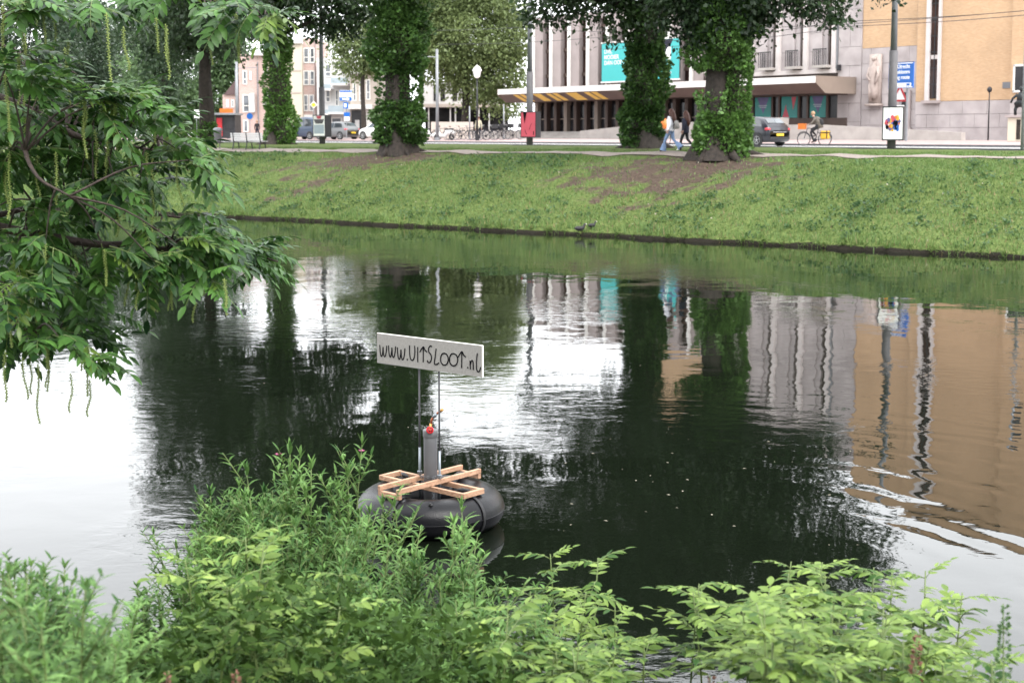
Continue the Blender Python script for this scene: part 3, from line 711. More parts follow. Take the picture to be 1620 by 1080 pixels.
b = MB(); b.prism([TW(x1 - .75, FW - .459, 10.7), TW(x1 - .02, FW - .459, 10.7), TW(x1 - .02, FW - .459, 9.4), TW(x1 - .35, FW - .459, 9.9)], (*(W2 * .004), 0)); b.part('printed_shape', 'cloth_navy', t_)
x0 = fac(1040, 80, FW - .4)[0]; x1 = fac(1075, 80, FW - .4)[0]
t_, o = banner(x0, x1, 7.72, 10.72, None, 'teal banner half hidden between the two ivied trunks', .8)
b = MB()
for k, (du, z, h_) in enumerate(((.0, 8.35, .5), (.22, 8.3, .55), (.46, 8.35, .5), (.0, 8.2, .1), (.3, 8.12, .12))): b.tbox(x1 - 1.5 + du, x1 - 1.38 + du + (.25 if k > 2 else 0), FW - .458, FW - .452, z, z + h_)
b.part('printed_mark', 'white_paint', t_)
b = MB(); b.prism([TW(x0 + .05, FW - .457, 7.74), TW(x0 + 1.8, FW - .457, 10.7), TW(x0 + .05, FW - .457, 10.7)], (*(W2 * .005), 0)); b.part('printed_shape', 'cloth_navy', t_)
b = MB(); b.ball(TW(x0 + 1.5, FW - .46, 9.6), (.35, .05, .55)); b.part('printed_shape', 'poster_white', t_)

# ------------------------------------------------------------------ far houses on the left
def house(name, label, px0, px1, ytop, Y, wall, wins=(), extra=None, depth=9, frame='white_trim', pane='glass_pale'):
    a, b_ = at(px0, ytop, Y), at(px1, ytop, Y)
    t_ = thing(name, label, 'house', ((a[0] + b_[0]) / 2, Y, 2.9), 0)
    m = MB(); m.box(a[0], b_[0], Y, Y + depth, 2.8, a[2]); m.part('wall', wall, t_)
    for (x0, y0, x1, y1) in wins:
        p, q_ = at(x0, y0, Y), at(x1, y1, Y)
        f = MB(); fw = .09
        f.box(p[0], p[0] + fw, Y - .07, Y + .02, q_[2], p[2]); f.box(q_[0] - fw, q_[0], Y - .07, Y + .02, q_[2], p[2])
        f.box(p[0] + fw, q_[0] - fw, Y - .07, Y + .02, p[2] - fw, p[2]); f.box(p[0] + fw, q_[0] - fw, Y - .07, Y + .02, q_[2], q_[2] + fw)
        if q_[2] + (p[2] - q_[2]) * .5 > 0 and p[2] - q_[2] > 1.2: f.box(p[0] + fw, q_[0] - fw, Y - .06, Y + .02, q_[2] + (p[2] - q_[2]) * .35, q_[2] + (p[2] - q_[2]) * .35 + .08)
        wo = f.part('window', frame, t_)
        g = MB(); g.box(p[0] + fw - .01, q_[0] - fw + .01, Y - .025, Y + .015, q_[2] + fw - .01, p[2] - fw + .01); g.part('pane', pane, wo)
    return t_, a, b_
def hbox(t_, name, m, x0, y0, x1, y1, Y, d0, d1, par=None):
    p, q_ = at(x0, y0, Y), at(x1, y1, Y); b = MB(); b.box(p[0], q_[0], Y + d0, Y + d1, q_[2], p[2]); return b.part(name, m, par or t_)
Y = 140
t_, a, b_ = house('brick_house', 'red brick house with white trim behind the tree with the bench', 377, 432, 86, Y, 'brick_red',
    [(384, 112, 391, 134), (395, 113, 398, 127), (417, 105, 424, 122), (384, 150, 395, 178), (417, 143, 424, 155), (385, 190, 393, 209), (417, 188, 423, 196)])
hbox(t_, 'oriel', 'white_wall', 396, 148, 404, 178, Y, -.5, -.001)
hbox(t_, 'downpipe', 'grey_metal', 407, 98, 410, 200, Y, -.2, -.003); hbox(t_, 'roof_trim', 'white_trim', 395, 84, 433, 88, Y, -.4, 9.2)
b = MB(); b.ball(at(419, 164, Y) - [0, .06, 0], (.2, .06, .5)); b.part('oval_window', 'white_trim', t_)
t_, a, b_ = house('gabled_annex', 'low brick annex with dark pitched roof behind the tram pole', 352, 376.5, 150, Y + 1, 'brick_red', [(358, 158, 362, 170), (366, 158, 371, 170)], depth=6)
b = MB(); p, q_ = at(354, 150, Y + .8), at(376.5, 122, Y + .8)
b.prism([p, (q_[0], p[1], p[2]), (q_[0], p[1], q_[2])], (0, 6.3, 0)); b.part('roof', 'roof_tile', t_)
t_, a, b_ = house('cream_block', 'cream apartment block with plain banded front beside the ivied trunk', 432.5, 477, 68, Y - 1, 'cream_wall', depth=10)
for y in (110, 145, 180): hbox(t_, 'band', 'beige_wall', 432.5, y, 477, y + 2.4, Y - 1, -.06, -.001)
hbox(t_, 'cornice', 'white_trim', 432, 65, 477.6, 69, Y - 1, -.3, 10)
t_, a, b_ = house('narrow_brick_house', 'narrow brick house with tall white windows, left of the dark lamp post', 477.6, 500, 60, Y, 'brick_red',
    [(480, 76, 489, 100), (490, 76, 498, 100), (480, 112, 489, 135), (490, 112, 498, 135), (480, 150, 488, 176), (489, 150, 497, 176), (480, 185, 490, 210)])
hbox(t_, 'band', 'white_trim', 478, 182, 500, 186, Y, -.25, -.001)
hbox(t_, 'downpipe', 'grey_metal', 498.3, 62, 499.8, 200, Y, -.15, -.001)
t_, a, b_ = house('white_flats', 'white modern flats with glass balconies behind the dark lamp post', 500.6, 553, 92, Y - 2, 'white_wall',
    [(514, 102, 524, 122), (528, 98, 536, 118), (539, 98, 550, 118), (515, 140, 523, 162), (530, 142, 536, 168), (539, 142, 550, 160), (524, 186, 541, 210)], depth=12)
for y0, y1, x0, x1 in ((124, 133, 526, 552), (168, 178, 522, 546), (134, 141, 512, 526), (174, 180, 511, 522)): 
    bl = hbox(t_, 'balcony', 'white_trim', x0, y1, x1, y1 + 3, Y - 2, -1.4, -.001)
    hbox(t_, 'balcony_glass', 'balcony_blue', x0, y0, x1, y1 - .1, Y - 2, -1.38, -1.33, bl)
t_, a, b_ = house('corner_shop', 'pale house with white awning and dark shop window left of the big ivied trunk', 553.6, 602, 116, Y - 3, 'beige_wall',
    [(558, 132, 564, 160), (568, 126, 575, 160), (579, 126, 586, 158)], depth=10)
hbox(t_, 'cornice', 'white_trim', 553, 112, 603, 117, Y - 3, -.4, 10); hbox(t_, 'awning', 'white_trim', 552, 166, 590, 173, Y - 3, -1.2, -.001)
sw = hbox(t_, 'shop_window', 'glass_dark', 556, 175, 578, 214, Y - 3, -.12, -.001); hbox(t_, 'shop_curtain', 'white_wall', 562, 190, 569, 213, Y - 3, -.18, -.125, sw); hbox(t_, 'shop_post', 'white_trim', 578.1, 173.2, 587, 214, Y - 3, -.2, -.001)
# grey-white pavilion behind the plane tree
Y = 150
t_ = thing('pavilion', 'white pavilion with dark glazed ground floor behind the pale plane tree', 'building', (at(725, 200, Y)[0], Y, 2.9))
hbox(t_, 'wall', 'white_wall', 663, 128, 800, 168, Y, 0, 8)
for x in (686, 697, 716, 733, 752, 770): 
    wn = hbox(t_, 'window', 'glass_dark', x, 134, x + 7, 160, Y, -.06, -.001); hbox(t_, 'window_frame', 'white_trim', x - .8, 132.5, x + 7.8, 134, Y, -.12, -.001, wn)
hbox(t_, 'ledge', 'beige_wall', 668, 165, 805, 170, Y, -1.2, -.002)
hbox(t_, 'ground_floor', 'glass_dark', 672, 170.2, 804, 214, Y, .3, 7)
for x in (678, 712, 720, 742, 757, 773, 797): hbox(t_, 'column', 'white_wall', x, 170, x + 2.2, 214, Y, -1.0, -.8)
hbox(t_, 'counter', 'concrete', 735, 206, 830, 219, Y - 18, 0, 1.0)
# snack kiosk with red front
Y = 128
t_ = thing('snack_kiosk', 'dark kiosk with red door and orange sign board on the left', 'kiosk', (at(352, 215, Y)[0], Y, 2.9))
hbox(t_, 'body', 'dark_metal', 341, 182, 372, 219, Y, 0, 3); hbox(t_, 'roof', 'grey_metal', 338, 179, 374, 182, Y, -.8, 3.2)
hbox(t_, 'door', 'red_paint', 343, 187, 352, 216, Y, -.1, -.001); hbox(t_, 'sign_board', 'orange', 349, 172, 370, 178.8, Y, -.5, -.3); hbox(t_, 'window', 'glass_dark', 356, 186, 370, 205, Y, -.05, -.001)

# ------------------------------------------------------------------ street furniture
def pole_thing(name, label, cat, base, top, r0, r1, m, group=None, split=None):
    base = np.array(base); t_ = thing(name, label, cat, base, 0, group)
    b = MB()
    if split:
        b.tube([(0, 0, 0), (0, 0, split)], r0, 12); b.part('lower_shaft', m[0], t_, True, world=False)
        b = MB(); b.tube([(0, 0, split), (0, 0, top)], [r1, r1 * .7], 12); b.part('shaft', m[1], t_, True, world=False)
    else:
        b.tube([(0, 0, 0), (0, 0, top)], [r0, r1], 10); b.part('shaft', m, t_, True, world=False)
    return t_
def ad_pole(px, py, w, label, face, split_z, boxz, boxw, boxoff, shapes, rz=-.35):
    p = onw(px, py, w); p[2] = gz(p[0], p[1])
    r0 = .19
    t_ = pole_thing('advert_lamp_post', label, 'lamp post', p, 9.2, r0, r0 * .78, ('pole_dark', 'pole_grey'), 'lamp posts with advert boxes', split_z)
    b = MB(); b.tube([(0, 0, 9.2), (0, -.2, 9.6), (0, -1.3, 9.75)], .05, 8); b.box(-.15, .15, -1.9, -1.2, 9.68, 9.82); b.part('lamp_arm', 'pole_grey', t_, world=False)
    R = Matrix.Rotation(rz, 3, 'Z')
    def rb(name, m, x0, x1, y0, y1, z0, z1, par):
        b = MB(); b.box(x0, x1, y0, y1, z0, z1); b.v = [tuple(R @ Vector(q)) for q in b.v]; return b.part(name, m, par, world=False)
    z0, z1 = boxz; h = boxw / 2
    bx = rb('advert_box', 'dark_metal', -h - .05 + boxoff, h + .05 + boxoff, -.42, .42, z0, z1, t_)
    ps = rb('poster', face, -h + boxoff, h + boxoff, -.435, -.421, z0 + .06, z1 - .06, bx)
    for (m, pts) in shapes:
        b = MB(); b.prism([(boxoff + u * h, -.442, z0 + v_ * (z1 - z0)) for u, v_ in pts], (0, .005, 0)); b.v = [tuple(R @ Vector(q)) for q in b.v]
        b.part('poster_print', m, bx, world=False)
    return t_, p
cols = ['violet', 'orange', 'poster_red', 'blue_sign', 'yellow_bag', 'ink']
blob = []
for k in range(54):
    r_ = random.random() ** .5 * .78; a_ = random.uniform(0, 6.28); s_ = random.uniform(.12, .3); cu, cv = r_ * math.cos(a_), .5 + .26 * r_ * math.sin(a_)
    blob.append((cols[k % 6], [(cu + s_ * math.cos(q_) * random.uniform(.5, 1), cv + .4 * s_ * math.sin(q_) * random.uniform(.5, 1)) for q_ in np.linspace(0, 5.4, 6)]))
blob = [(m, p) for m, p in blob]
# keep prints from sharing a plane: step each a hair forward
def ad_prints(t_, shapes): pass
ad_pole(1410, 235, 50.4, 'lamp post with white advert box showing a colourful splash, in front of orange brick', 'poster_white', 4.22, (.36, 1.82), .80, .08, [])
for o in list(COL.objects)[-1:]: lastposter = o
bx = lastposter.parent
for k, (m, pts) in enumerate(blob):
    b = MB(); b.prism([(.08 + u * .40, -.4375 - .0006 * k, .36 + v_ * 1.46) for u, v_ in pts], (0, .0005, 0)); R = Matrix.Rotation(-.35, 3, 'Z'); b.v = [tuple(R @ Vector(q)) for q in b.v]
    b.part('poster_print', m, bx, world=False)
ad_pole(838, 230, 50.6, 'lamp post with red advert box standing left of the canopy stripes', 'poster_red', 4.2, (.42, 1.92), .86, .06,
        [('ink', [(-.75, .97), (-.2, .97), (-.5, .55)]), ('ink', [(.1, .3), (.16, .3), (.5, .55), (.44, .55)]), ('ink', [(-.5, .3), (-.44, .3), (-.2, .12), (-.3, .12)]), ('ink', [(.7, .25), (.8, .25), (.8, .1), (.7, .1)])])
p = at(510, 226, 92); 
ad_pole(510, 226, 92 * (ray(510, 226)[:2] @ W2) / ray(510, 226)[1], 'dark lamp post with pink and white advert box on the left lawn', 'poster_white', 3.6, (.45, 1.85), .80, .0,
        [('poster_red', [(-.5, .95), (.5, .95), (.3, .82), (-.3, .82)]), ('pole_dark', [(-.95, .8), (.95, .8), (.6, .6), (-.6, .6)]), ('balcony_blue', [(-.9, .55), (.9, .55), (.9, .15), (-.9, .15)])])
def tram_pole(px, ybase, w, ytop, r, label, arm=None):
    p = onw(px, ybase, w); p[2] = pave(0, w) + .09; top = onw(px, ytop, w)[2] - p[2]
    t_ = pole_thing('tram_pole', label, 'pole', p, top, r, r * .8, 'grey_metal', 'grey poles along the street')
    if arm: b = MB(); b.tube([(0, 0, top - .6), (arm, 0, top - .5)], .04, 6); b.part('bracket', 'grey_metal', t_, world=False)
    b = MB(); b.cyl((0, 0, 0), r * 1.5, .25); b.part('foot', 'grey_metal', t_, world=False)
    return t_
tram_pole(376, 218, 59, 98, .17, 'thick grey tram pole in front of the red brick house', 1.8)
tram_pole(692, 219, 60, 78, .13, 'slim grey tram pole between big ivied trunk and plane tree', -1.5)
tram_pole(743, 212, 66, 168, .07, 'thin grey flag pole right of the plane tree trunk')
tram_pole(797, 212, 66, 165, .06, 'thin pale pole just left of the red advert post')
# lantern post
p = onw(755, 221, 60.5); p[2] = 3.0; top = onw(755, 124, 60.5)[2] - p[2]
t_ = pole_thing('lantern_post', 'dark park lantern with pale glass head in front of the plane tree', 'lantern', p, top, .075, .05, 'dark_metal')
b = MB(); b.lathe([(.08, top), (.2, top + .08), (.33, top + .55), (.05, top + .56)], 8); b.part('lantern_glass', 'lamp_glass', t_, world=False)
b = MB(); b.lathe([(.36, top + .55), (.2, top + .8), (.04, top + .92), (.001, top + 1.0)], 8); b.part('lantern_cap', 'white_trim', t_, world=False)
b = MB(); b.cyl((0, 0, 0), .14, .5); b.part('foot', 'dark_metal', t_, world=False)
# thin lamp by the theatre wall
p = onw(1563, 222, 74.2); p[2] = 3.15; top = onw(1563, 142, 74.2)[2] - p[2]
t_ = pole_thing('wall_lamp_post', 'thin black post with small round lamp before the stone wall base', 'lamp post', p, top, .05, .03, 'dark_metal')
b = MB(); b.ball((0, 0, top), (.15, .15, .18)); b.part('lamp_head', 'dark_metal', t_, True, world=False)
# bollard-like pale post at the right edge
p = onw(1617, 240, 50.2); p[2] = gz(p[0], p[1])
t_ = pole_thing('signal_post', 'pale grey post at the right edge by the path', 'post', p, 6.2, .07, .06, 'grey_metal')
b = MB(); b.box(-.02, .3, -.12, .12, 5.0, 5.9); b.part('signal_head', 'dark_metal', t_, world=False)
# street name plate on the wall
x_ = fac(1586, 130, FW - .3)[0]
b = MB(); b.tbox(x_, x_ + 1.5, FW - .30, FW - .26, 6.25, 6.62); b.solo('wall_plate', 'pole_grey', 'grey name plate fixed on the orange brick wall', 'sign')
# blue direction sign behind the right lamp post
def road_sign():
    w = 63.0; x0, z1 = fac(1407, 100, w); x1, z0 = fac(1445, 139, w)
    t_ = thing('direction_sign', 'blue direction sign with white text behind the right lamp post', 'road sign', TW((x0 + x1) / 2, w, 3.1), -math.atan2(.8, .6))
    b = MB(); b.tbox(x0, x1, w - .04, w + .04, z0, z1); b.part('panel', 'blue_sign', t_)
    b = MB()
    for e in ((x0 + .03, x1 - .03, z1 - .07, z1 - .03), (x0 + .03, x1 - .03, z0 + .03, z0 + .07)): b.tbox(e[0], e[1], w - .047, w - .041, e[2], e[3])
    b.part('border', 'white_paint', t_)
    h = z1 - z0
    b = MB(); b.tbox(x0 + .12, x1 - .12, w - .049, w - .043, z0 + .09, z0 + .27); b.part('text_strip', 'white_paint', t_)
    b = MB(); b.tbox(x1 - .42, x1 - .2, w - .055, w - .05, z0 + .12, z0 + .24); b.part('symbol', 'blue_sign', t_)
    for k, (ln, dx) in enumerate((('Utrecht', 0.0), ('Apeldoorn', 0.0), ('ring route', 0.0))):
        me = text_mesh(ln, .30, 'white_paint', 'RIGHT'); o = link('lettering', me, t_); o.rotation_euler = (math.pi / 2, 0, 0); o.location = ((x1 - x0) / 2 - .22, -.046, z1 - 3.1 - .32 - k * .285); o.scale = (.86, 1, 1)
    b = MB()
    for e in (x0 + .3, x1 - .5): b.tbox(e, e + .1, w + .045, w + .13, 3.1, z1 - .1)
    b.part('post', 'grey_metal', t_)
road_sign()
def tri_sign():
    w = 63.6; c, z = fac(1424, 152, w)
    t_ = thing('warning_sign', 'white triangular warning sign with red rim under the blue sign', 'road sign', TW(c, w, 3.1), -math.atan2(.8, .6))
    f_ = lambda s, dw: [TW(c + s * math.cos(a), w - dw, z + s * math.sin(a)) for a in (math.pi / 2, math.pi * 7 / 6, math.pi * 11 / 6)]
    b = MB(); b.prism(f_(.62, .03), (*(W2 * .02), 0)); b.part('rim', 'red_sign', t_)
    b = MB(); b.prism(f_(.40, .036), (*(W2 * .005), 0)); b.part('plate', 'white_paint', t_)
    b = MB(); b.tbox(c - .04, c + .04, w, w + .08, 3.05, z + .4); b.part('post', 'grey_metal', t_)
    b = MB(); b.tbox(c - .3, c + .3, w - .03, w - .01, z - .95, z - .5); b.part('lower_plate', 'white_paint', t_)
tri_sign()
# parking sign cluster on the left
Y = 118; t_ = thing('parking_sign', 'blue and white parking sign stack in front of the corner shop', 'road sign', (at(547, 215, Y)[0], Y, 2.95))
hbox(t_, 'board', 'white_paint', 537, 143, 557, 160, Y, 0, .06); hbox(t_, 'arrow_strip', 'blue_sign', 537.5, 154, 556.5, 159.5, Y, -.02, -.001); hbox(t_, 'heading', 'blue_sign', 537.5, 143.5, 556.5, 146, Y, -.02, -.001)
b = MB(); p = at(547, 156.8, Y); b.prism([p + [-.3, -.03, -.05], p + [.1, -.03, -.05], p + [.1, -.03, -.13], p + [.32, -.03, 0], p + [.1, -.03, .13], p + [.1, -.03, .05], p + [-.3, -.03, .05]], (0, .005, 0)); b.part('arrow', 'white_paint', t_)
hbox(t_, 'small_sign', 'blue_sign', 543, 162, 551, 172, Y, 0, .05); hbox(t_, 'small_panel', 'white_paint', 544.5, 164, 548, 170, Y, -.02, -.001)
hbox(t_, 'lower_sign', 'blue_sign', 544, 178, 553.5, 184.5, Y, 0, .05); hbox(t_, 'round_plate', 'white_paint', 544.5, 185, 553, 191, Y, 0, .05)
hbox(t_, 'post', 'grey_metal', 547, 160, 548.6, 219, Y, .061, .16)
Y = 120; t_ = thing('priority_sign', 'small yellow diamond sign beside the narrow brick house', 'road sign', (at(496, 215, Y)[0], Y, 2.95))
p = at(496, 166, Y); b = MB(); b.prism([p + [-.22, 0, 0], p + [0, 0, -.22], p + [.22, 0, 0], p + [0, 0, .22]], (0, .03, 0)); b.part('plate', 'yellow_plate', t_)
b = MB(); b.prism([p + [-.3, .032, 0], p + [0, .032, -.3], p + [.3, .032, 0], p + [0, .032, .3]], (0, .02, 0)); b.part('rim', 'white_paint', t_)
b = MB(); b.tube([(p[0], Y + .1, 2.95), (p[0], Y + .1, p[2] + .2)], .03, 6); b.part('post', 'grey_metal', t_)
Y = 110; t_ = thing('round_sign', 'small round blue sign before the red brick house', 'road sign', (at(395, 215, Y)[0], Y, 2.95))
p = at(395, 184, Y); b = MB(); b.cyl(p, .24, .03, 14, axis=(0, 1, 0)); b.part('disc', 'blue_sign', t_); b = MB(); b.tube([(p[0], Y + .06, 2.95), (p[0], Y + .06, p[2])], .03, 6); b.part('post', 'grey_metal', t_)
Y = 84; t_ = thing('notice_sign', 'small white notice on a post left of the thin bare trunk', 'sign', (at(311, 226, Y)[0], Y, 2.88))
hbox(t_, 'plate', 'white_paint', 307, 174, 315.5, 187, Y, 0, .04); hbox(t_, 'post', 'grey_metal', 310.6, 187, 312, 228, Y, .0, .05)
# litter bin and bench by the path
p = place(345, 236); s_ = F / p[1]
t_ = thing('litter_bin', 'dark litter bin on two legs by the path, left of the bench', 'bin', p)
b = MB(); b.lathe([(.16, .30), (.2, .34), (.22, .98), (.2, 1.0)], 14); b.part('body', 'pole_dark', t_, world=False)
b = MB(); b.lathe([(.24, .98), (.24, 1.08), (.12, 1.14), (.001, 1.15)], 14); b.part('lid', 'grey_metal', t_, world=False)
for x in (-.1, .1): b = MB(); b.box(x - .02, x + .02, -.02, .02, 0, .32); b.part('leg', 'pole_dark', t_, world=False)
p = place(395, 237); t_ = thing('park_bench', 'pale slatted park bench seen from behind, beside the path', 'bench', p, math.radians(-20))
for k in range(3): b = MB(); b.box(-.95, .95, -.22 + k * .17, -.08 + k * .17, .42, .46); b.part('seat_slat', 'white_wall', t_, world=False)
for k in range(4): b = MB(); b.beam((-.95, -.27 - .02 * k, .52 + k * .105), (.95, -.27 - .02 * k, .52 + k * .105), .03, .09); b.part('back_slat', 'white_wall', t_, world=False)
for x in (-.8, 0, .8):
    b = MB(); b.tube([(x, -.4, 0), (x, -.3, .25), (x, -.26, .42), (x, -.36, .9)], .03, 6); b.tube([(x, .3, 0), (x, .24, .25), (x, .2, .42), (x, -.26, .42)], .03, 6); b.part('leg', 'dark_metal', t_, world=False)
# statue on its plinth, right edge
p = onw(1614, 222, 64); p[2] = 3.15
t_ = thing('plinth', 'pale stone plinth carrying the dark statue at the right edge', 'plinth', p, -.6)
b = MB(); b.box(-.55, .55, -.4, .4, 0, 1.2); b.part('shaft', 'cream_wall', t_, world=False, bevel=.02)
b = MB(); b.box(-.66, .66, -.5, .5, 1.202, 1.32); b.part('cap', 'stone_mauve', t_, world=False); b = MB(); b.box(-.1, .1, -.42, -.402, .1, 1.1); b.part('panel', 'bark', t_, world=False)
b = MB()
b.tube([(-.28, 0, .0), (-.3, 0, .28), (-.22, .02, .5)], [.07, .08, .11], 8); b.tube([(.1, 0, 0), (.14, 0, .28), (.08, 0, .5)], [.07, .08, .12], 8)
b.tube([(-.3, 0, .5), (-.05, 0, .62), (.3, 0, .6)], [.15, .22, .16], 10); b.tube([(-.05, 0, .6), (-.05, 0, .95), (-.02, 0, 1.18)], [.17, .2, .09], 10); b.ball((-.02, -.02, 1.32), (.11, .12, .15))
b.tube([(-.2, 0, 1.05), (-.42, -.05, .85), (-.5, -.1, .62)], [.07, .06, .05], 8); b.tube([(.12, 0, 1.05), (.3, -.08, .85), (.42, -.1, 1.1)], [.07, .06, .05], 8); b.tube([(.28, 0, .55), (.4, 0, .3), (.42, 0, 0)], [.1, .08, .07], 8)
o = b.solo('statue', 'bronze', 'dark bronze figure on the pale plinth at the right edge', 'statue', smooth=True, origin=(0, 0, 0)); o.location = p + [0, 0, 1.32]; o.rotation_euler = (0, 0, -.6)
# overhead wires
def wire(a, b_, w, label):
    p, q_ = onw(*a, w), onw(*b_, w); d = q_ - p; p2 = p - d * 2.2; q2 = q_ + d * 1.0
    m = MB(); pts = [p2 + (q2 - p2) * k / 16 - np.array([0, 0, .25 * math.sin(math.pi * (k % 8) / 8)]) for k in range(17)]
    m.tube(pts, .016, 5)
    m.solo('overhead_wire', 'dark_metal', label, 'wire', 'overhead wires')
wire((1365, 32), (1620, 9), 60.0, 'upper thin overhead wire in front of the orange brick')
wire((1365, 40), (1620, 16), 60.6, 'lower thin overhead wire in front of the orange brick')
wire((1100, 46), (1365, 30), 66.0, 'thin overhead wire crossing the stone piers')
wire((830, 44), (985, 45), 61.0, 'overhead wire before the ribbed theatre front')

# ------------------------------------------------------------------ bicycles, cars
def bicycle(name, label, loc, rz, m='dark_metal', group=None, basket=None, lean=0):
    t_ = thing(name, label, 'bicycle', loc, rz, group); t_.rotation_euler = (lean, 0, rz)
    R = .35
    for x in (-.54, .54):
        b = MB(); b.torus((x, 0, R), R - .02, .02, 24, 6, axis=(0, 1, 0)); w = b.part('wheel', 'black_plastic', t_, True, world=False)
        b = MB(); b.torus((x, 0, R), R - .045, .009, 24, 5, axis=(0, 1, 0))
        for k in range(10):
            a = math.pi * 2 * k / 10; b.tube([(x, 0, R), (x + (R - .04) * math.cos(a), 0, R + (R - .04) * math.sin(a))], .0035, 3, cap=False)
        b.cyl((x, -.04, R), .025, .08, 8, axis=(0, 1, 0)); b.part('rim', 'chrome', w, True, world=False)
    b = MB()
    BBp, ST, HT, HB = (-.05, 0, .3), (-.2, 0, .86), (.36, 0, .92), (.42, 0, .72)
    for p, q_ in ((BBp, ST), (BBp, HB), (ST, HT), (HT, HB), ((-.54, 0, R), BBp), ((-.54, 0, R), (-.17, 0, .74)), (HB, (.54, 0, R))): b.tube([p, q_], .018, 6)
    b.part('frame', m, t_, True, world=False)
    b = MB(); b.tube([ST, (-.22, 0, .98)], .014, 6); b.lathe([(.001, .98), (.09, 1.0), (.07, 1.04), (.001, 1.05)], 8, (-.25, 0, 0)); b.part('saddle', 'black_plastic', t_, True, world=False)
    b = MB(); b.tube([HT, (.33, 0, 1.08)], .014, 6); b.tube([(.15, .28, 1.06), (.3, .25, 1.1), (.36, 0, 1.08), (.3, -.25, 1.1), (.15, -.28, 1.06)], .013, 6); b.part('handlebar', 'chrome', t_, True, world=False)
    b = MB(); b.cyl((-.05, .03, .3), .09, .012, 14, axis=(0, 1, 0)); b.beam((-.05, .06, .3), (-.0, .06, .14), .02, .02); b.beam((-.05, -.06, .3), (-.1, -.06, .46), .02, .02); b.box(-.05, .05, .06, .15, .12, .14); b.box(-.15, -.05, -.15, -.06, .46, .48); b.part('crank', 'dark_metal', t_, world=False)
    b = MB(); b.torus((-.54, 0, R), R + .03, .012, 24, 4, axis=(0, 1, 0)); b.v = [(x, y * 3, z) if z > .2 else (x, y * .01, .2) for x, y, z in b.v]; 
    b = MB(); b.tube([(-.9, 0, .42), (-.86, 0, .56), (-.72, 0, .7), (-.54, 0, .74), (-.36, 0, .69)], .022, 6); b.tube([(.36, 0, .69), (.54, 0, .74), (.72, 0, .7), (.86, 0, .56)], .022, 6); b.part('mudguard', m, t_, True, world=False)
    b = MB(); b.box(-.82, -.28, -.06, .06, .77, .79); b.beam((-.54, .05, R), (-.6, .05, .77), .012, .012); b.beam((-.54, -.05, R), (-.6, -.05, .77), .012, .012); b.part('carrier', 'dark_metal', t_, world=False)
    if basket:
        b = MB(); b.box(.44, .82, -.2, .2, .86, .89); b.box(.44, .47, -.2, .2, .89, 1.16); b.box(.79, .82, -.2, .2, .89, 1.16); b.box(.47, .79, -.2, -.17, .89, 1.16); b.box(.47, .79, .17, .2, .89, 1.16); b.part('front_crate', basket, t_, world=False)
    return t_
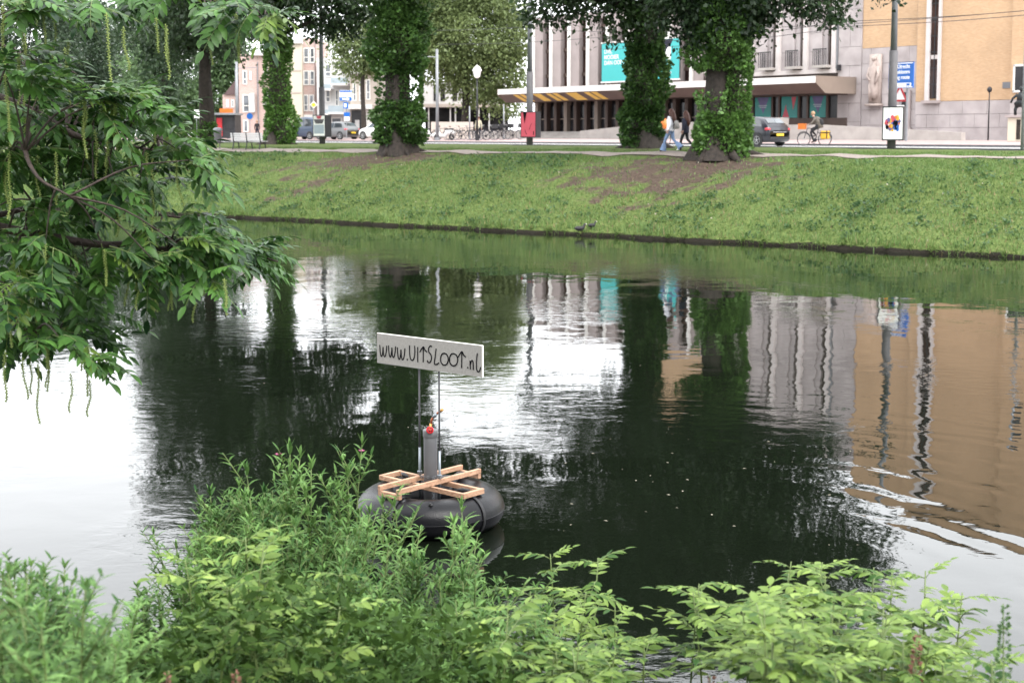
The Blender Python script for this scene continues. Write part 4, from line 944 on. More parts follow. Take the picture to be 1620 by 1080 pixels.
def car(name, label, loc, rz, paint, group=None, van=0):
    t_ = thing(name, label, 'van' if van else 'car', loc, rz, group)
    St = [(-1.97, .42, .72, .80, .70, .66), (-1.92, .26, .84, .98, .80, .72), (-1.72, .2, .93, 1.16, .845, .70), (-1.45, .2, .97, 1.38, .85, .66), (-1.05, .2, .97, 1.47, .855, .64), (-.3, .2, .95, 1.50, .86, .65),
          (.3, .2, .93, 1.43, .86, .64), (.62, .2, .92, 1.26, .86, .66), (1.0, .2, .90, .99, .85, .72), (1.5, .22, .82, .88, .82, .7), (1.82, .26, .66, .74, .74, .6), (1.95, .38, .52, .58, .6, .5)]
    if van: St = [(x, zb, be + .1, (ro + .45 if -1.9 < x < .7 else ro + .12) if x > -1.96 else 1.5, hw, hr + (.1 if -1.99 < x < .7 else 0)) for x, zb, be, ro, hw, hr in St]; St[0] = (-1.97, .42, .9, 1.7, .8, .74)
    ring = lambda s: [(s[0], -s[4] * .9, s[1]), (s[0], -s[4], s[1] + .14), (s[0], -s[4], s[2]), (s[0], -(s[5] + (s[4] - s[5]) * .35), s[2] + (s[3] - s[2]) * .65), (s[0], -s[5], s[3] - .03), (s[0], -s[5] * .6, s[3]),
                      (s[0], s[5] * .6, s[3]), (s[0], s[5], s[3] - .03), (s[0], (s[5] + (s[4] - s[5]) * .35), s[2] + (s[3] - s[2]) * .65), (s[0], s[4], s[2]), (s[0], s[4], s[1] + .14), (s[0], s[4] * .9, s[1])]
    b = MB(); rs = [ring(s) for s in St]; n = 12; vs = [p for r in rs for p in r]
    fs = [(i * n + j, i * n + (j + 1) % n, (i + 1) * n + (j + 1) % n, (i + 1) * n + j) for i in range(len(rs) - 1) for j in range(n)] + [tuple(range(n)), tuple((len(rs) - 1) * n + j for j in range(n - 1, -1, -1))]
    b.add(vs, fs); bd = b.part('body', paint, t_, True, world=False)
    def surf(x, side, v):       # point on the glasshouse side at height fraction v
        xs = [s[0] for s in St]; f_ = lambda k: np.interp(x, xs, [s[k] for s in St])
        return np.array([x, side * (f_(4) + (f_(5) - f_(4)) * v + .012), f_(2) + (f_(3) - .03 - f_(2)) * v])
    for side in (-1, 1):
        for x0, x1, x2, x3 in ((-1.52, -.5, -1.28, -.5), (-.42, .85, -.42, .42)):
            b = MB(); lo = np.linspace(x0, x1, 6); hi = np.linspace(x2, x3, 6)
            vs = [surf(x, side, .08) for x in lo] + [surf(x, side, .86) for x in hi]
            b.add(vs, [(i, i + 1, 7 + i, 6 + i) for i in range(5)]); b.part('side_window', 'glass_car', t_, True, world=False)
        b = MB(); b.ball((.68, side * .97, .98), (.08, .1, .07), 8, 5); b.part('mirror', paint, t_, True, world=False)
        b = MB(); b.ball((-1.80, side * .70, .86), (.17, .18, .09), 10, 6); b.part('tail_light', 'lens_red', t_, True, world=False)
        b = MB(); b.ball((1.72, side * .58, .66), (.18, .16, .09), 10, 6); b.part('headlight', 'lamp_glass', t_, True, world=False)
        for x in (-1.22, 1.25):
            b = MB(); b.cyl((x, side * .80, .33), .37, side * .066, 22, axis=(0, 1, 0)); b.part('wheel_arch', 'black_plastic', t_, world=False)
            b = MB(); b.torus((x, side * .80, .31), .235, .085, 24, 8, axis=(0, 1, 0)); w = b.part('wheel', 'black_plastic', t_, True, world=False)
            b = MB(); b.cyl((x, side * .855, .31), .06, side * .03, 10, axis=(0, 1, 0))
            for k in range(5):
                a = math.pi * 2 * k / 5 + .3; b.beam((x, side * .87, .31), (x + .2 * math.cos(a), side * .86, .31 + .2 * math.sin(a)), .02, .06, up=(0, 1, 0))
            b.torus((x, side * .86, .31), .2, .02, 20, 5, axis=(0, 1, 0)); b.part('rim', 'chrome', w, world=False)
    def panel(pts, name, m):
        b = MB(); b.add(pts, [(0, 1, 2, 3)]); return b.part(name, m, t_, world=False)
    if not van:
        panel([(-1.735, -.62, 1.17), (-1.735, .62, 1.17), (-1.45, .55, 1.405), (-1.45, -.55, 1.405)], 'rear_window', 'glass_car')
        panel([(1.0, -.66, 1.02), (1.0, .66, 1.02), (.36, .57, 1.425), (.36, -.57, 1.425)], 'windscreen', 'glass_car')
    else:
        panel([(-1.99, -.6, 1.1), (-1.99, -.02, 1.1), (-1.99, -.02, 1.6), (-1.99, -.55, 1.6)], 'rear_window', 'balcony_blue'); panel([(-1.99, .02, 1.1), (-1.99, .6, 1.1), (-1.99, .55, 1.6), (-1.99, .02, 1.6)], 'rear_window', 'balcony_blue')
    b = MB(); b.box(-2.02, -1.96, -.26, .26, .52, .64); b.part('number_plate', 'yellow_plate', t_, world=False)
    b = MB(); b.box(-2.01, -1.95, -.72, .72, .36, .47); b.part('bumper', 'black_plastic', t_, world=False, bevel=.02)
    b = MB(); b.box(-1.985, -1.94, -.5, .5, .70, .73); b.part('chrome_strip', 'chrome', t_, world=False)
    return t_
HV = math.atan2(.8, -.6)                                           # heading away to the left along the street
p = onw(1188, 230, 54.2); car('hatchback_car', 'dark navy hatchback with yellow number plate half hidden by the ivied trunk', (p[0], p[1], 2.91), HV, 'car_navy')
for px, w, pa, lab, nm, vn in ((486, 61, 'car_blue', 'dark blue van with pale rear windows parked on the left', 'parked_van', 1), (533, 61, 'car_grey', 'grey car with yellow plate beside the dark advert post', 'parked_car', 0), (603, 61.5, 'car_white', 'white car mostly hidden left of the big ivied trunk', 'parked_car', 0)):
    p = onw(px, 216, w); car(nm, lab, (p[0], p[1], float(pave(0, w)) + .1), HV + .25, pa, 'cars parked on the left', vn)
bk = [(700, 61.0, .3), (716, 61.5, -.4), (731, 61.2, .2), (743, 62, .5), (758, 61.4, -.2), (770, 61.2, .3), (782, 62, .1), (795, 62.5, -.3), (812, 63, .2)]
labs = ['parked bicycle below the slim tram pole', 'parked bicycle left of the plane tree trunk', 'parked bicycle at the plane tree trunk', 'parked bicycle left of the lantern post', 'parked bicycle behind the lantern post', 'parked bicycle just right of the lantern post', 'parked bicycle before the low grey counter', 'parked bicycle under the thin pale pole', 'parked bicycle left of the red advert post']
for (px, w, a), lb in zip(bk, labs):
    p = onw(px, 216, w); bicycle('parked_bicycle', lb, (p[0], p[1], float(pave(0, w)) + .1), a + random.uniform(-.2, .2), random.choice(['dark_metal', 'grey_metal', 'cloth_navy']), 'bicycles parked along the street', basket=random.choice([None, None, 'dark_metal']))
def scooter(label, px, w, rz):
    p = onw(px, 217, w); t_ = thing('scooter', label, 'scooter', (p[0], p[1], float(pave(0, w)) + .1), rz, 'scooters parked along the street')
    for x in (-.6, .62): b = MB(); b.torus((x, 0, .24), .17, .07, 18, 7, axis=(0, 1, 0)); b.part('wheel', 'black_plastic', t_, True, world=False)
    b = MB(); b.tube([(-.85, 0, .55), (-.6, 0, .62), (-.2, 0, .6), (-.1, 0, .35), (.3, 0, .32), (.5, 0, .5), (.48, 0, .95)], [.1, .2, .2, .16, .14, .16, .12], 10); b.part('body', 'car_white', t_, True, world=False)
    b = MB(); b.box(-.75, -.05, -.14, .14, .78, .88); b.part('seat', 'black_plastic', t_, world=False, bevel=.03)
    b = MB(); b.tube([(.48, -.3, 1.1), (.46, 0, 1.02), (.48, .3, 1.1)], .03, 6); b.part('handlebar', 'black_plastic', t_, world=False)
    b = MB(); b.ball((.56, 0, .75), (.16, .26, .3), 10, 6); b.part('front_shield', 'car_silver', t_, True, world=False)
scooter('white scooter left of the slim tram pole', 681, 61, .2); scooter('white scooter right of the slim tram pole', 703, 60.6, 2.8)
b = MB(); p = onw(715, 205, 66); b.box(p[0] - 1.7, p[0] + 1.7, p[1], p[1] + 1.2, 3.1, onw(715, 193, 66)[2]); b.solo('storage_box', 'beige_wall', 'long beige box behind the parked bicycles', 'box')

# ------------------------------------------------------------------ people
def skin_body(J, bones, name, mats, parent):
    names = list(J); me = bpy.data.meshes.new(name); bm = bmesh.new(); sk = bm.verts.layers.skin.verify(); vm = {}
    for k in names:
        v_ = bm.verts.new(J[k][0]); r_ = J[k][1]; v_[sk].radius = (r_, r_) if not hasattr(r_, '__len__') else r_; v_[sk].use_root = (k == 'pelvis'); vm[k] = v_
    for a, b_, m in bones: bm.edges.new((vm[a], vm[b_]))
    bm.to_mesh(me); bm.free()
    ob = bpy.data.objects.new('tmp', me); COL.objects.link(ob)
    ob.modifiers.new('s', 'SKIN').use_smooth_shade = True; sb = ob.modifiers.new('u', 'SUBSURF'); sb.levels = 2; sb.render_levels = 2
    dg = bpy.context.evaluated_depsgraph_get(); m2 = bpy.data.meshes.new_from_object(ob.evaluated_get(dg)); bpy.data.objects.remove(ob)
    m2.name = name; m2.materials.clear()
    for q in mats: m2.materials.append(MATS[q])
    nP = len(m2.polygons); c = np.empty(3 * nP, np.float32); m2.polygons.foreach_get('center', c); c = c.reshape(-1, 3)
    best = np.full(nP, 1e9); mi = np.zeros(nP, np.int32)
    for a, b_, m in bones:
        A, B_ = np.array(J[a][0]), np.array(J[b_][0]); d = B_ - A; t = np.clip((c - A) @ d / (d @ d + 1e-9), 0, 1)
        ra = np.mean(J[a][1]); rb = np.mean(J[b_][1]); e = np.linalg.norm(c - A - t[:, None] * d, axis=1) - (ra + (rb - ra) * t)
        k = e < best; best[k] = e[k]; mi[k] = m
    m2.polygons.foreach_set('material_index', mi); m2.polygons.foreach_set('use_smooth', np.ones(nP, bool))
    return link(name, m2, parent)
def person(label, loc, rz, pose, top, bottom, shoe, hair, scale=1.0, long_hair=False, sleeves=True, name='person', group=None):
    t_ = thing(name, label, 'person', loc, rz, group); t_.scale = (scale,) * 3
    J = {'pelvis': ((0, 0, .95), (.15, .12)), 'spine': ((0, 0, 1.12), (.13, .10)), 'chest': ((.0, 0, 1.33), (.16, .12)), 'neck': ((.0, 0, 1.47), .055), 'head': ((.02, 0, 1.56), .075), 'crown': ((.02, 0, 1.67), .08)}
    for s, y in (('l', 1), ('r', -1)):
        J['hip' + s] = ((0, .09 * y, .9), .10); J['knee' + s] = ((.05, .1 * y, .5), .065); J['ankle' + s] = ((0, .1 * y, .09), .045); J['toe' + s] = ((.16, .11 * y, .035), .035)
        J['shoulder' + s] = ((0, .17 * y, 1.38), .065); J['elbow' + s] = ((-.02, .23 * y, 1.11), .048); J['wrist' + s] = ((.06, .23 * y, .87), .034); J['palm' + s] = ((.09, .22 * y, .79), .034)
    for k, v_ in pose.items(): J[k] = (v_, J[k][1])
    bones = [('pelvis', 'spine', 0), ('spine', 'chest', 0), ('chest', 'neck', 0), ('neck', 'head', 2), ('head', 'crown', 2)]
    for s in 'lr': bones += [('pelvis', 'hip' + s, 1), ('hip' + s, 'knee' + s, 1), ('knee' + s, 'ankle' + s, 1), ('ankle' + s, 'toe' + s, 3), ('chest', 'shoulder' + s, 0), ('shoulder' + s, 'elbow' + s, 0), ('elbow' + s, 'wrist' + s, 0 if sleeves else 2), ('wrist' + s, 'palm' + s, 2)]
    body = skin_body(J, bones, 'body', [top, bottom, 'skin', shoe], t_)
    # fingers and face joined as small child meshes
    for s in 'lr':
        w, p = np.array(J['wrist' + s][0]), np.array(J['palm' + s][0]); d = unit(p - w); sd_ = unit(np.cross(d, [0, 1, .2])); b = MB()
        for k, (o_, L_) in enumerate(((-.026, .07), (-.009, .08), (.009, .075), (.026, .06))):
            b.tube([p + sd_ * o_ + d * .02, p + sd_ * o_ + d * (.02 + L_ * .5), p + sd_ * o_ * .9 + d * (.02 + L_) + np.array([0, -.012 if s == 'l' else .012, 0])], [.010, .009, .007], 5)
        b.tube([p - sd_ * .03 - d * .01, p - sd_ * .05 + d * .02, p - sd_ * .048 + d * .045], [.011, .010, .008], 5); b.part('fingers', 'skin', t_, True, world=False)['kind'] = 'stuff'
    h = np.array(J['head'][0]); c = np.array(J['crown'][0]); up = unit(c - h); fw = unit(np.array([1, 0, 0]) - up * up[0]); mid = (h + c) / 2; lf = np.cross(up, fw)
    b = MB(); b.tube([mid + fw * .08 + up * .02, mid + fw * .115 - up * .025, mid + fw * .08 - up * .035], [.01, .016, .012], 6); b.part('nose', 'skin', t_, True, world=False)
    for y in (-1, 1): b = MB(); b.ball(mid + lf * y * .095, (.018, .012, .03), 6, 4); b.part('ear', 'skin', t_, True, world=False)
    for y in (-1, 1): b = MB(); b.ball(mid + fw * .083 + lf * y * .033 + up * .012, .011, 6, 4); b.part('eye', 'ink', t_, True, world=False)
    b = MB(); b.ball(mid + fw * .086 - up * .062, (.008, .024, .006), 6, 4); b.part('mouth', 'red_brown_leaf', t_, True, world=False)
    b = MB(); b.ball(mid + up * .035 - fw * .025, (.112, .108, .115), 12, 8)
    if long_hair:
        b.tube([mid + up * .04 - fw * .05, mid - fw * .085 - up * .08, mid - fw * .12 - up * .24, mid - fw * .14 - up * .42, mid - fw * .12 - up * .56], [.10, .125, .13, .11, .03], 10)
        for y in (-1, 1): b.tube([mid + lf * y * .06, mid + lf * y * .1 - up * .1 - fw * .03, mid + lf * y * .13 - up * .28 - fw * .06, mid + lf * y * .1 - up * .45 - fw * .08], [.05, .055, .05, .015], 8)
    if hair: b.part('hair', hair, t_, True, world=False)
    return t_, J
HW = math.atan2(.55, -.83)
p = place(1061, 240.5)
walk = {'hipl': (0, .09, .9), 'kneel': (.2, .1, .5), 'anklel': (.3, .1, .09), 'toel': (.45, .11, .04), 'kneer': (-.06, -.1, .5), 'ankler': (-.42, -.1, .2), 'toer': (-.40, -.11, .06), 'elbowl': (-.12, .24, 1.12), 'wristl': (-.02, .26, .9), 'palml': (.02, .25, .82), 'elbowr': (.06, -.24, 1.12), 'wristr': (.22, -.22, .95), 'palmr': (.27, -.21, .88)}
t_, J = person('person in white jacket and blue jeans walking left with a grey backpack', p, HW, walk, 'cloth_white', 'cloth_denim', 'hair_dark', 'hair_auburn', 1.03, True)
for s, y in (('l', 1), ('r', -1)):
    b = MB(); k, a_ = np.array(J['knee' + s][0]), np.array(J['ankle' + s][0]); b.tube([k * .6 + a_ * .4, a_ * .6 + k * .4, a_ - [0, 0, .03]], [.075, .095, .135], 10, cap=False)
    b.part('flared_trouser_leg', 'cloth_denim', t_, True, world=False)
b = MB(); b.lathe([(.2, .86), (.215, .95), (.2, 1.1), (.215, 1.3), (.15, 1.44), (.07, 1.48)], 14); b.v = [(x * .78, y, z) for x, y, z in b.v]; b.part('jacket', 'cloth_white', t_, True, world=False)
bp = thing('backpack', 'small grey backpack on the back of the person in the white jacket', 'backpack', (0, 0, 0)); M_ = xf(t_); bp.location = M_ @ Vector((-.24, .0, .93)); bp.rotation_euler = (0, 0, HW)
b = MB(); b.ball((0, 0, .17), (.11, .17, .2), 12, 8); b.v = [(x, y, max(z, .0)) for x, y, z in b.v]; b.part('bag', 'cloth_grey', bp, True, world=False)
b = MB(); b.ball((-.09, 0, .1), (.05, .11, .09), 10, 6); b.part('pocket', 'cloth_grey', bp, True, world=False)
for y in (-1, 1): b = MB(); b.tube([(.08, y * .11, .03), (.0, y * .19, .2), (.12, y * .16, .42), (.24, y * .13, .48)], .018, 6); b.part('strap', 'cloth_black', bp, True, world=False)
p = place(1084, 239.5)
t_, J = person('person in dark clothes and white shoes just left of the ivied trunk', p, HW, {**walk, 'anklel': (.22, .1, .09), 'toel': (.37, .11, .04), 'kneel': (.15, .1, .5)}, 'cloth_navy', 'cloth_black', 'shoe_white', 'hair_auburn', .98, True)
b = MB(); b.lathe([(.19, .8), (.2, .95), (.19, 1.1), (.205, 1.3), (.15, 1.42), (.07, 1.46)], 14); b.v = [(x * .78, y, z) for x, y, z in b.v]; b.part('coat', 'cloth_navy', t_, True, world=False)
ride = {'pelvis': (-.2, 0, 1.02), 'spine': (-.15, 0, 1.18), 'chest': (-.02, 0, 1.38), 'neck': (.05, 0, 1.51), 'head': (.1, 0, 1.59), 'crown': (.12, 0, 1.70), 'hipl': (-.17, .1, .98), 'kneel': (.18, .12, .72), 'anklel': (.0, .12, .24), 'toel': (.15, .12, .18), 'hipr': (-.17, -.1, .98), 'kneer': (.2, -.12, .85), 'ankler': (-.06, -.12, .55), 'toer': (.09, -.12, .5),
        'shoulderl': (-.02, .18, 1.42), 'shoulderr': (-.02, -.18, 1.42), 'elbowl': (.08, .26, 1.2), 'wristl': (.22, .27, 1.12), 'palml': (.27, .26, 1.11), 'elbowr': (.08, -.26, 1.2), 'wristr': (.22, -.27, 1.12), 'palmr': (.27, -.26, 1.11)}
p = onw(1288, 229, 56.9); p[2] = 2.91; hv = math.atan2(.8, -.6) + .55
bicycle('ridden_bicycle', 'bicycle with orange front crate ridden past the theatre', p, hv, 'cloth_navy', basket='orange')
t_, J = person('person in olive jacket cycling past the theatre, dark bag on the back', p, hv, ride, 'cloth_olive', 'cloth_black', 'hair_dark', 'hair_fair')
b = MB(); b.tube([(-.3, 0, .92), (-.24, 0, 1.15), (-.1, 0, 1.36), (-.0, 0, 1.46)], [.17, .175, .19, .11], 12); b.part('jacket', 'cloth_olive', t_, True, world=False)
def onbike(q_): return Matrix.LocRotScale(Vector(p), Matrix.Rotation(hv, 3, 'Z').to_euler(), None) @ Vector(q_)
bp = thing('messenger_bag', 'dark bag slung on the back of the cyclist in olive', 'bag', onbike((-.34, 0, 1.05)), hv)
b = MB(); b.ball((0, 0, .15), (.13, .17, .22), 12, 8); b.part('bag', 'cloth_black', bp, True, world=False); b = MB(); b.tube([(.05, .12, .3), (.22, .1, .42), (.4, -.05, .3)], .02, 6); b.part('strap', 'cloth_black', bp, True, world=False)
for y, lb in ((1, 'yellow pannier bag on the near side of the ridden bicycle'), (-1, 'yellow pannier bag on the far side of the ridden bicycle')):
    bp = thing('pannier_bag', lb, 'bag', onbike((-.56, y * .16, .36)), hv, 'panniers of the ridden bicycle')
    b = MB(); b.box(-.22, .22, -.09, .09, 0, .42); b.part('bag', 'yellow_bag', bp, world=False, bevel=.05)
    b = MB(); b.box(-.235, .235, -.1, .1, .30, .36); b.box(-.14, -.09, -.1, .1, .02, .43); b.part('strap', 'cloth_black', bp, world=False)
p = onw(1048, 231.5, 55.5); p[2] = 2.91; hv2 = math.atan2(.8, -.6) - .2
bicycle('ridden_bicycle', 'bicycle ridden by the person in orange behind the walking pair', p, hv2, 'dark_metal')
t_, J = person('person in orange jacket cycling behind the ivied trunk', p, hv2, ride, 'orange', 'cloth_black', 'shoe_white', 'hair_dark')
b = MB(); b.tube([(-.3, 0, .92), (-.24, 0, 1.15), (-.1, 0, 1.36), (-.0, 0, 1.46)], [.17, .175, .19, .11], 12); b.part('jacket', 'orange', t_, True, world=False)
for px, w, tp_, bt, lb, h_, a in ((468, 60, 'cloth_black', 'cloth_black', 'person in black standing before the cream block', 'hair_dark', .4), (361, 58.8, 'cloth_white', 'cloth_navy', 'person in white top beside the red kiosk door', 'hair_dark', 1.0), (407, 60.5, 'cloth_black', 'cloth_navy', 'person with fair hair in black by the brick house', 'hair_fair', -1.2), (757, 60.8, 'cloth_cream', 'cloth_navy', 'person in cream top standing by the lantern post', 'hair_auburn', -1.6)):
    q_ = onw(px, 216, w); q_[2] = float(pave(0, w)) + .1
    person(lb, q_, a, {}, tp_, bt, 'shoe_white', h_, 1.0)

# ------------------------------------------------------------------ coots on the waterline
def coot(label, px, py, rz, sc):
    q_ = place(px, py); t_ = thing('coot', label, 'bird', q_, rz, 'coots on the bank'); t_.scale = (sc,) * 3
    b = MB(); b.tube([(-.2, 0, .17), (-.15, 0, .18), (-.06, 0, .17), (.06, 0, .17), (.13, 0, .20), (.165, 0, .26), (.18, 0, .31), (.21, 0, .335), (.245, 0, .33)], [.015, .06, .095, .095, .065, .042, .036, .036, .015], 10)
    b.v = [(x, y * .85, z) for x, y, z in b.v]; b.part('body', 'feather', t_, True, world=False)
    b = MB(); b.tube([(.225, 0, .345), (.25, 0, .33), (.285, 0, .315)], [.018, .014, .003], 6); b.part('bill', 'beak', t_, True, world=False)
    for y in (-1, 1):
        b = MB(); b.tube([(.0, y * .035, .1), (.015, y * .035, .05), (0, y * .035, .0)], .007, 5)
        for dy in (-.03, 0, .03): b.tube([(0, y * .035, .005), (.06, y * .035 + dy, .003)], .006, 4)
        b.part('leg', 'catkin', t_, world=False)
        b = MB(); b.ball((-.03, y * .07, .18), (.12, .02, .055), 8, 5); b.part('wing', 'feather', t_, True, world=False)
    for y in (-1, 1): b = MB(); b.ball((.215, y * .03, .342), .006, 5, 4); b.part('eye', 'red_paint', t_, world=False)
coot('black coot with white bill standing at the waterline, left one', 917, 369, .25, .95)
coot('black coot lower in the grass, right one of the pair', 936, 363, .5, .8)

# ------------------------------------------------------------------ floating raft with signboard
RC = np.array([-.735, 12.62, 0.])
ya = math.radians(49); da = np.array([math.cos(ya), math.sin(ya), 0]); db = np.array([math.sin(ya), -math.cos(ya), 0])
rf = thing('floating_raft', 'black inner tube raft with wooden cross and handwritten signboard on the water', 'raft', RC)
b = MB()
prof = []
for k in range(25):
    a = 2 * math.pi * k / 24; prof.append((.468 + .2 * math.cos(a), .15 + .178 * math.sin(a)))
b.lathe(prof, 64); tb = b.part('inner_tube', 'rubber', rf, True, world=False)
b = MB(); b.torus((0, 0, .15), .668, .0035, 64, 5); b.part('seam', 'rubber', tb, True, world=False)
b = MB(); b.ball((0.03, -.56, .31), (.022, .02, .012), 8, 5); b.tube([(.03, -.565, .325), (.035, -.585, .335), (.02, -.6, .325)], [.008, .007, .006], 6); b.part('valve', 'black_plastic', tb, True, world=False)
def bt(p, q_, z, name='batten', wd_=.033, ht=.042):
    b = MB(); b.beam((*p[:2], z), (*q_[:2], z), wd_, ht); return b.part(name, 'wood', rf, world=False, bevel=.002)
hs_ = .115; LA_ = .535
for s in (-1, 1):
    bt(da * -LA_ + db * s * hs_, da * LA_ + db * s * hs_, .402)
    # crossing pair: three lengths butted between the long battens
    bt(db * -(LA_ - .037) + da * s * hs_, db * (LA_ - .037) + da * s * hs_, .356)
    bt(da * s * (LA_ - .022) - db * (hs_ + .018), da * s * (LA_ - .022) + db * (hs_ + .018), .3555, 'end_batten', .036, .045)
    bt(db * s * (LA_ - .018) - da * (hs_ + .018), db * s * (LA_ - .018) + da * (hs_ + .018), .357, 'end_batten', .036, .046)
b = MB(); b.lathe([(.001, -.25), (.062, -.25), (.062, .80)], 28); b.part('pipe', 'pvc_grey', rf, True, world=False)
b = MB(); b.lathe([(.0645, .79), (.068, .795), (.068, .852), (.064, .86), (.001, .862)], 28); b.part('pipe_cap', 'pvc_grey', rf, True, world=False)
# valve, riser and spout
b = MB(); b.torus((0, -.075, .868), .026, .008, 18, 6, axis=(0, 1, 0)); b.cyl((0, -.07, .868), .01, -.02, 8, axis=(0, 1, 0))
for k in range(5): a = k * 1.2566; b.beam((0, -.075, .868), (.026 * math.cos(a), -.075, .868 + .026 * math.sin(a)), .006, .006, up=(0, 1, 0))
b.part('handwheel', 'red_paint', rf, True, world=False)
b = MB(); b.tube([(0, -.07, .868), (0, -.02, .87), (.0, 0, .885), (.006, 0, .91)], .014, 8); b.cyl((.0, 0, .858), .02, .02, 8); b.part('valve_body', 'brass', rf, True, world=False)
b = MB(); b.tube([(.006, 0, .905), (.012, 0, .945), (.028, 0, .972), (.05, -.0, .993)], .010, 8); b.part('riser_pipe', 'copper', rf, True, world=False)
b = MB(); b.tube([(.024, 0, .966), (.04, 0, .984), (.056, 0, 1.0)], [.013, .014, .013], 8); b.part('coupling', 'zinc', rf, True, world=False)
b = MB(); b.tube([(.056, 0, 1.0), (.09, 0, 1.024)], .0095, 8); b.part('spout_pipe', 'copper', rf, True, world=False)
b = MB(); b.tube([(.086, 0, 1.021), (.098, 0, 1.03), (.115, 0, 1.042)], [.011, .014, .012], 8); b.part('nozzle', 'brass', rf, True, world=False)
# rods and signboard
bd = np.array([.984, -.79, 0]); BWd = np.linalg.norm(bd); bd /= BWd; bn = np.array([-bd[1], bd[0], 0]); nf = -bn if bn[1] > 0 else bn
for u in (.40, .59):
    p = bd * (u - .5) * BWd + np.array([-.012, -.02, 0]) - nf * .012
    b = MB(); b.tube([p + [0, 0, .12], p + [0, 0, 1.405]], .0085, 8); b.part('rod', 'dark_metal', rf, True, world=False)
    b = MB(); b.tube([p + [.001, 0, .2], p + [.001, 0, .68]], .011, 8); b.part('rod_sleeve', 'zinc', rf, True, world=False)
    b = MB(); b.cyl(p + [0, 0, .442], .022, .012, 6); b.torus(p + [0, 0, .46], .018, .005, 10, 5); b.part('nut', 'zinc', rf, world=False)
zc0, zc1 = 1.405, 1.68
b = MB(); b.obox((-.012, -.02, (zc0 + zc1) / 2), bd * BWd / 2, nf * .009, (0, 0, (zc1 - zc0) / 2)); bo = b.part('sign_board', 'board', rf, world=False)
b = MB(); b.obox((-.012, -.02, zc1 + .002), bd * (BWd / 2 + .001), nf * .0092, (0, 0, .0016)); b.obox(np.array([-.012, -.02, (zc0 + zc1) / 2]) + bd * (BWd / 2 + .002), bd * .0016, nf * .0092, (0, 0, (zc1 - zc0) / 2)); b.part('pale_edge', 'board_edge', bo, world=False)
ST = {'W': [[(0, 1), (.06, .35), (.18, .05), (.32, .12), (.42, .55), (.46, .85), (.5, .3), (.62, .04), (.78, .15), (.9, .6), (.95, 1.0)]],
      '.': [[(.4, .02), (.46, .06), (.44, .0)]],
      'U': [[(.02, 1), (.02, .5), (.14, .1), (.42, .0), (.66, .2), (.76, .6), (.74, 1.02)]],
      'I': [[(.3, 1), (.3, .0)]],
      'T': [[(.42, 1.0), (.4, .0)], [(.0, .66), (.2, .88), (.44, 1.06), (.64, .84), (.86, .74)]],
      'S': [[(.78, .98), (.5, 1.0), (.26, .84), (.3, .62), (.58, .5), (.7, .28), (.5, .04), (.2, .0), (0, .12)]],
      'L': [[(.34, 1.0), (.2, .5), (.06, .06), (.4, .02), (.78, .14)]],
      'O': [[(.5, .86), (.22, .8), (.03, .5), (.1, .14), (.42, .0), (.78, .12), (.94, .46), (.8, .76), (.5, .86), (.4, .84)]],
      'n': [[(.05, .72), (.1, .36), (.12, 0)], [(.11, .4), (.3, .7), (.54, .72), (.62, .4), (.62, .0)]],
      'l': [[(.3, 1.1), (.18, .6), (.2, .14), (.4, .0), (.62, .06), (.84, .3)]]}
seq = [('W', 0, .08, .72), ('W', .095, .08, .72), ('W', .19, .085, .74), ('.', .272, .05, .8), ('U', .318, .075, .88), ('I', .392, .04, .92), ('T', .425, .09, .88), ('S', .500, .068, 1.0), ('L', .572, .066, .96), ('O', .638, .085, .82), ('O', .728, .09, .84), ('T', .815, .09, .92), ('.', .892, .04, .8), ('n', .93, .056, .72), ('l', .985, .066, .98)]
cw = .97 * BWd; fc = np.array([-.012, -.02, 0]) + nf * .0105
lt = MB()
def cr_(pts, n=5):
    P = [np.array(p, float) for p in pts]
    if len(P) < 3: return P
    P = [2 * P[0] - P[1]] + P + [2 * P[-1] - P[-2]]; out = []
    for i in range(1, len(P) - 2):
        for t in np.linspace(0, 1, n, endpoint=False):
            a, b_, c, d = P[i - 1:i + 3]; out.append(.5 * ((2 * b_) + (c - a) * t + (2 * a - 5 * b_ + 4 * c - d) * t * t + (3 * b_ - a - 3 * c + d) * t ** 3))
    out.append(P[-2]); return out
def ribbon(mb, pts, wdt):
    n = len(pts); L_ = []; 
    for i, p in enumerate(pts):
        d = pts[min(i + 1, n - 1)] - pts[max(i - 1, 0)]; d = d / (np.linalg.norm(d) + 1e-9); nn = np.array([-d[1], d[0]]); L_ += [p + nn * wdt / 2, p - nn * wdt / 2]
    to3 = lambda q_, h: fc + bd * q_[0] + np.array([0, 0, q_[1]]) + nf * h
    vs = [to3(q_, .0005) for q_ in L_] + [to3(q_, .002) for q_ in L_]; m = 2 * n
    fs = [(2 * i, 2 * i + 1, 2 * i + 3, 2 * i + 2) for i in range(n - 1)] + [(m + 2 * i, m + 2 * i + 2, m + 2 * i + 3, m + 2 * i + 1) for i in range(n - 1)]
    fs += [(2 * i, 2 * i + 2, m + 2 * i + 2, m + 2 * i) for i in range(n - 1)] + [(2 * i + 1, m + 2 * i + 1, m + 2 * i + 3, 2 * i + 3) for i in range(n - 1)] + [(0, m, m + 1, 1), (2 * n - 2, 2 * n - 1, m + 2 * n - 1, m + 2 * n - 2)]
    mb.add(vs, fs)
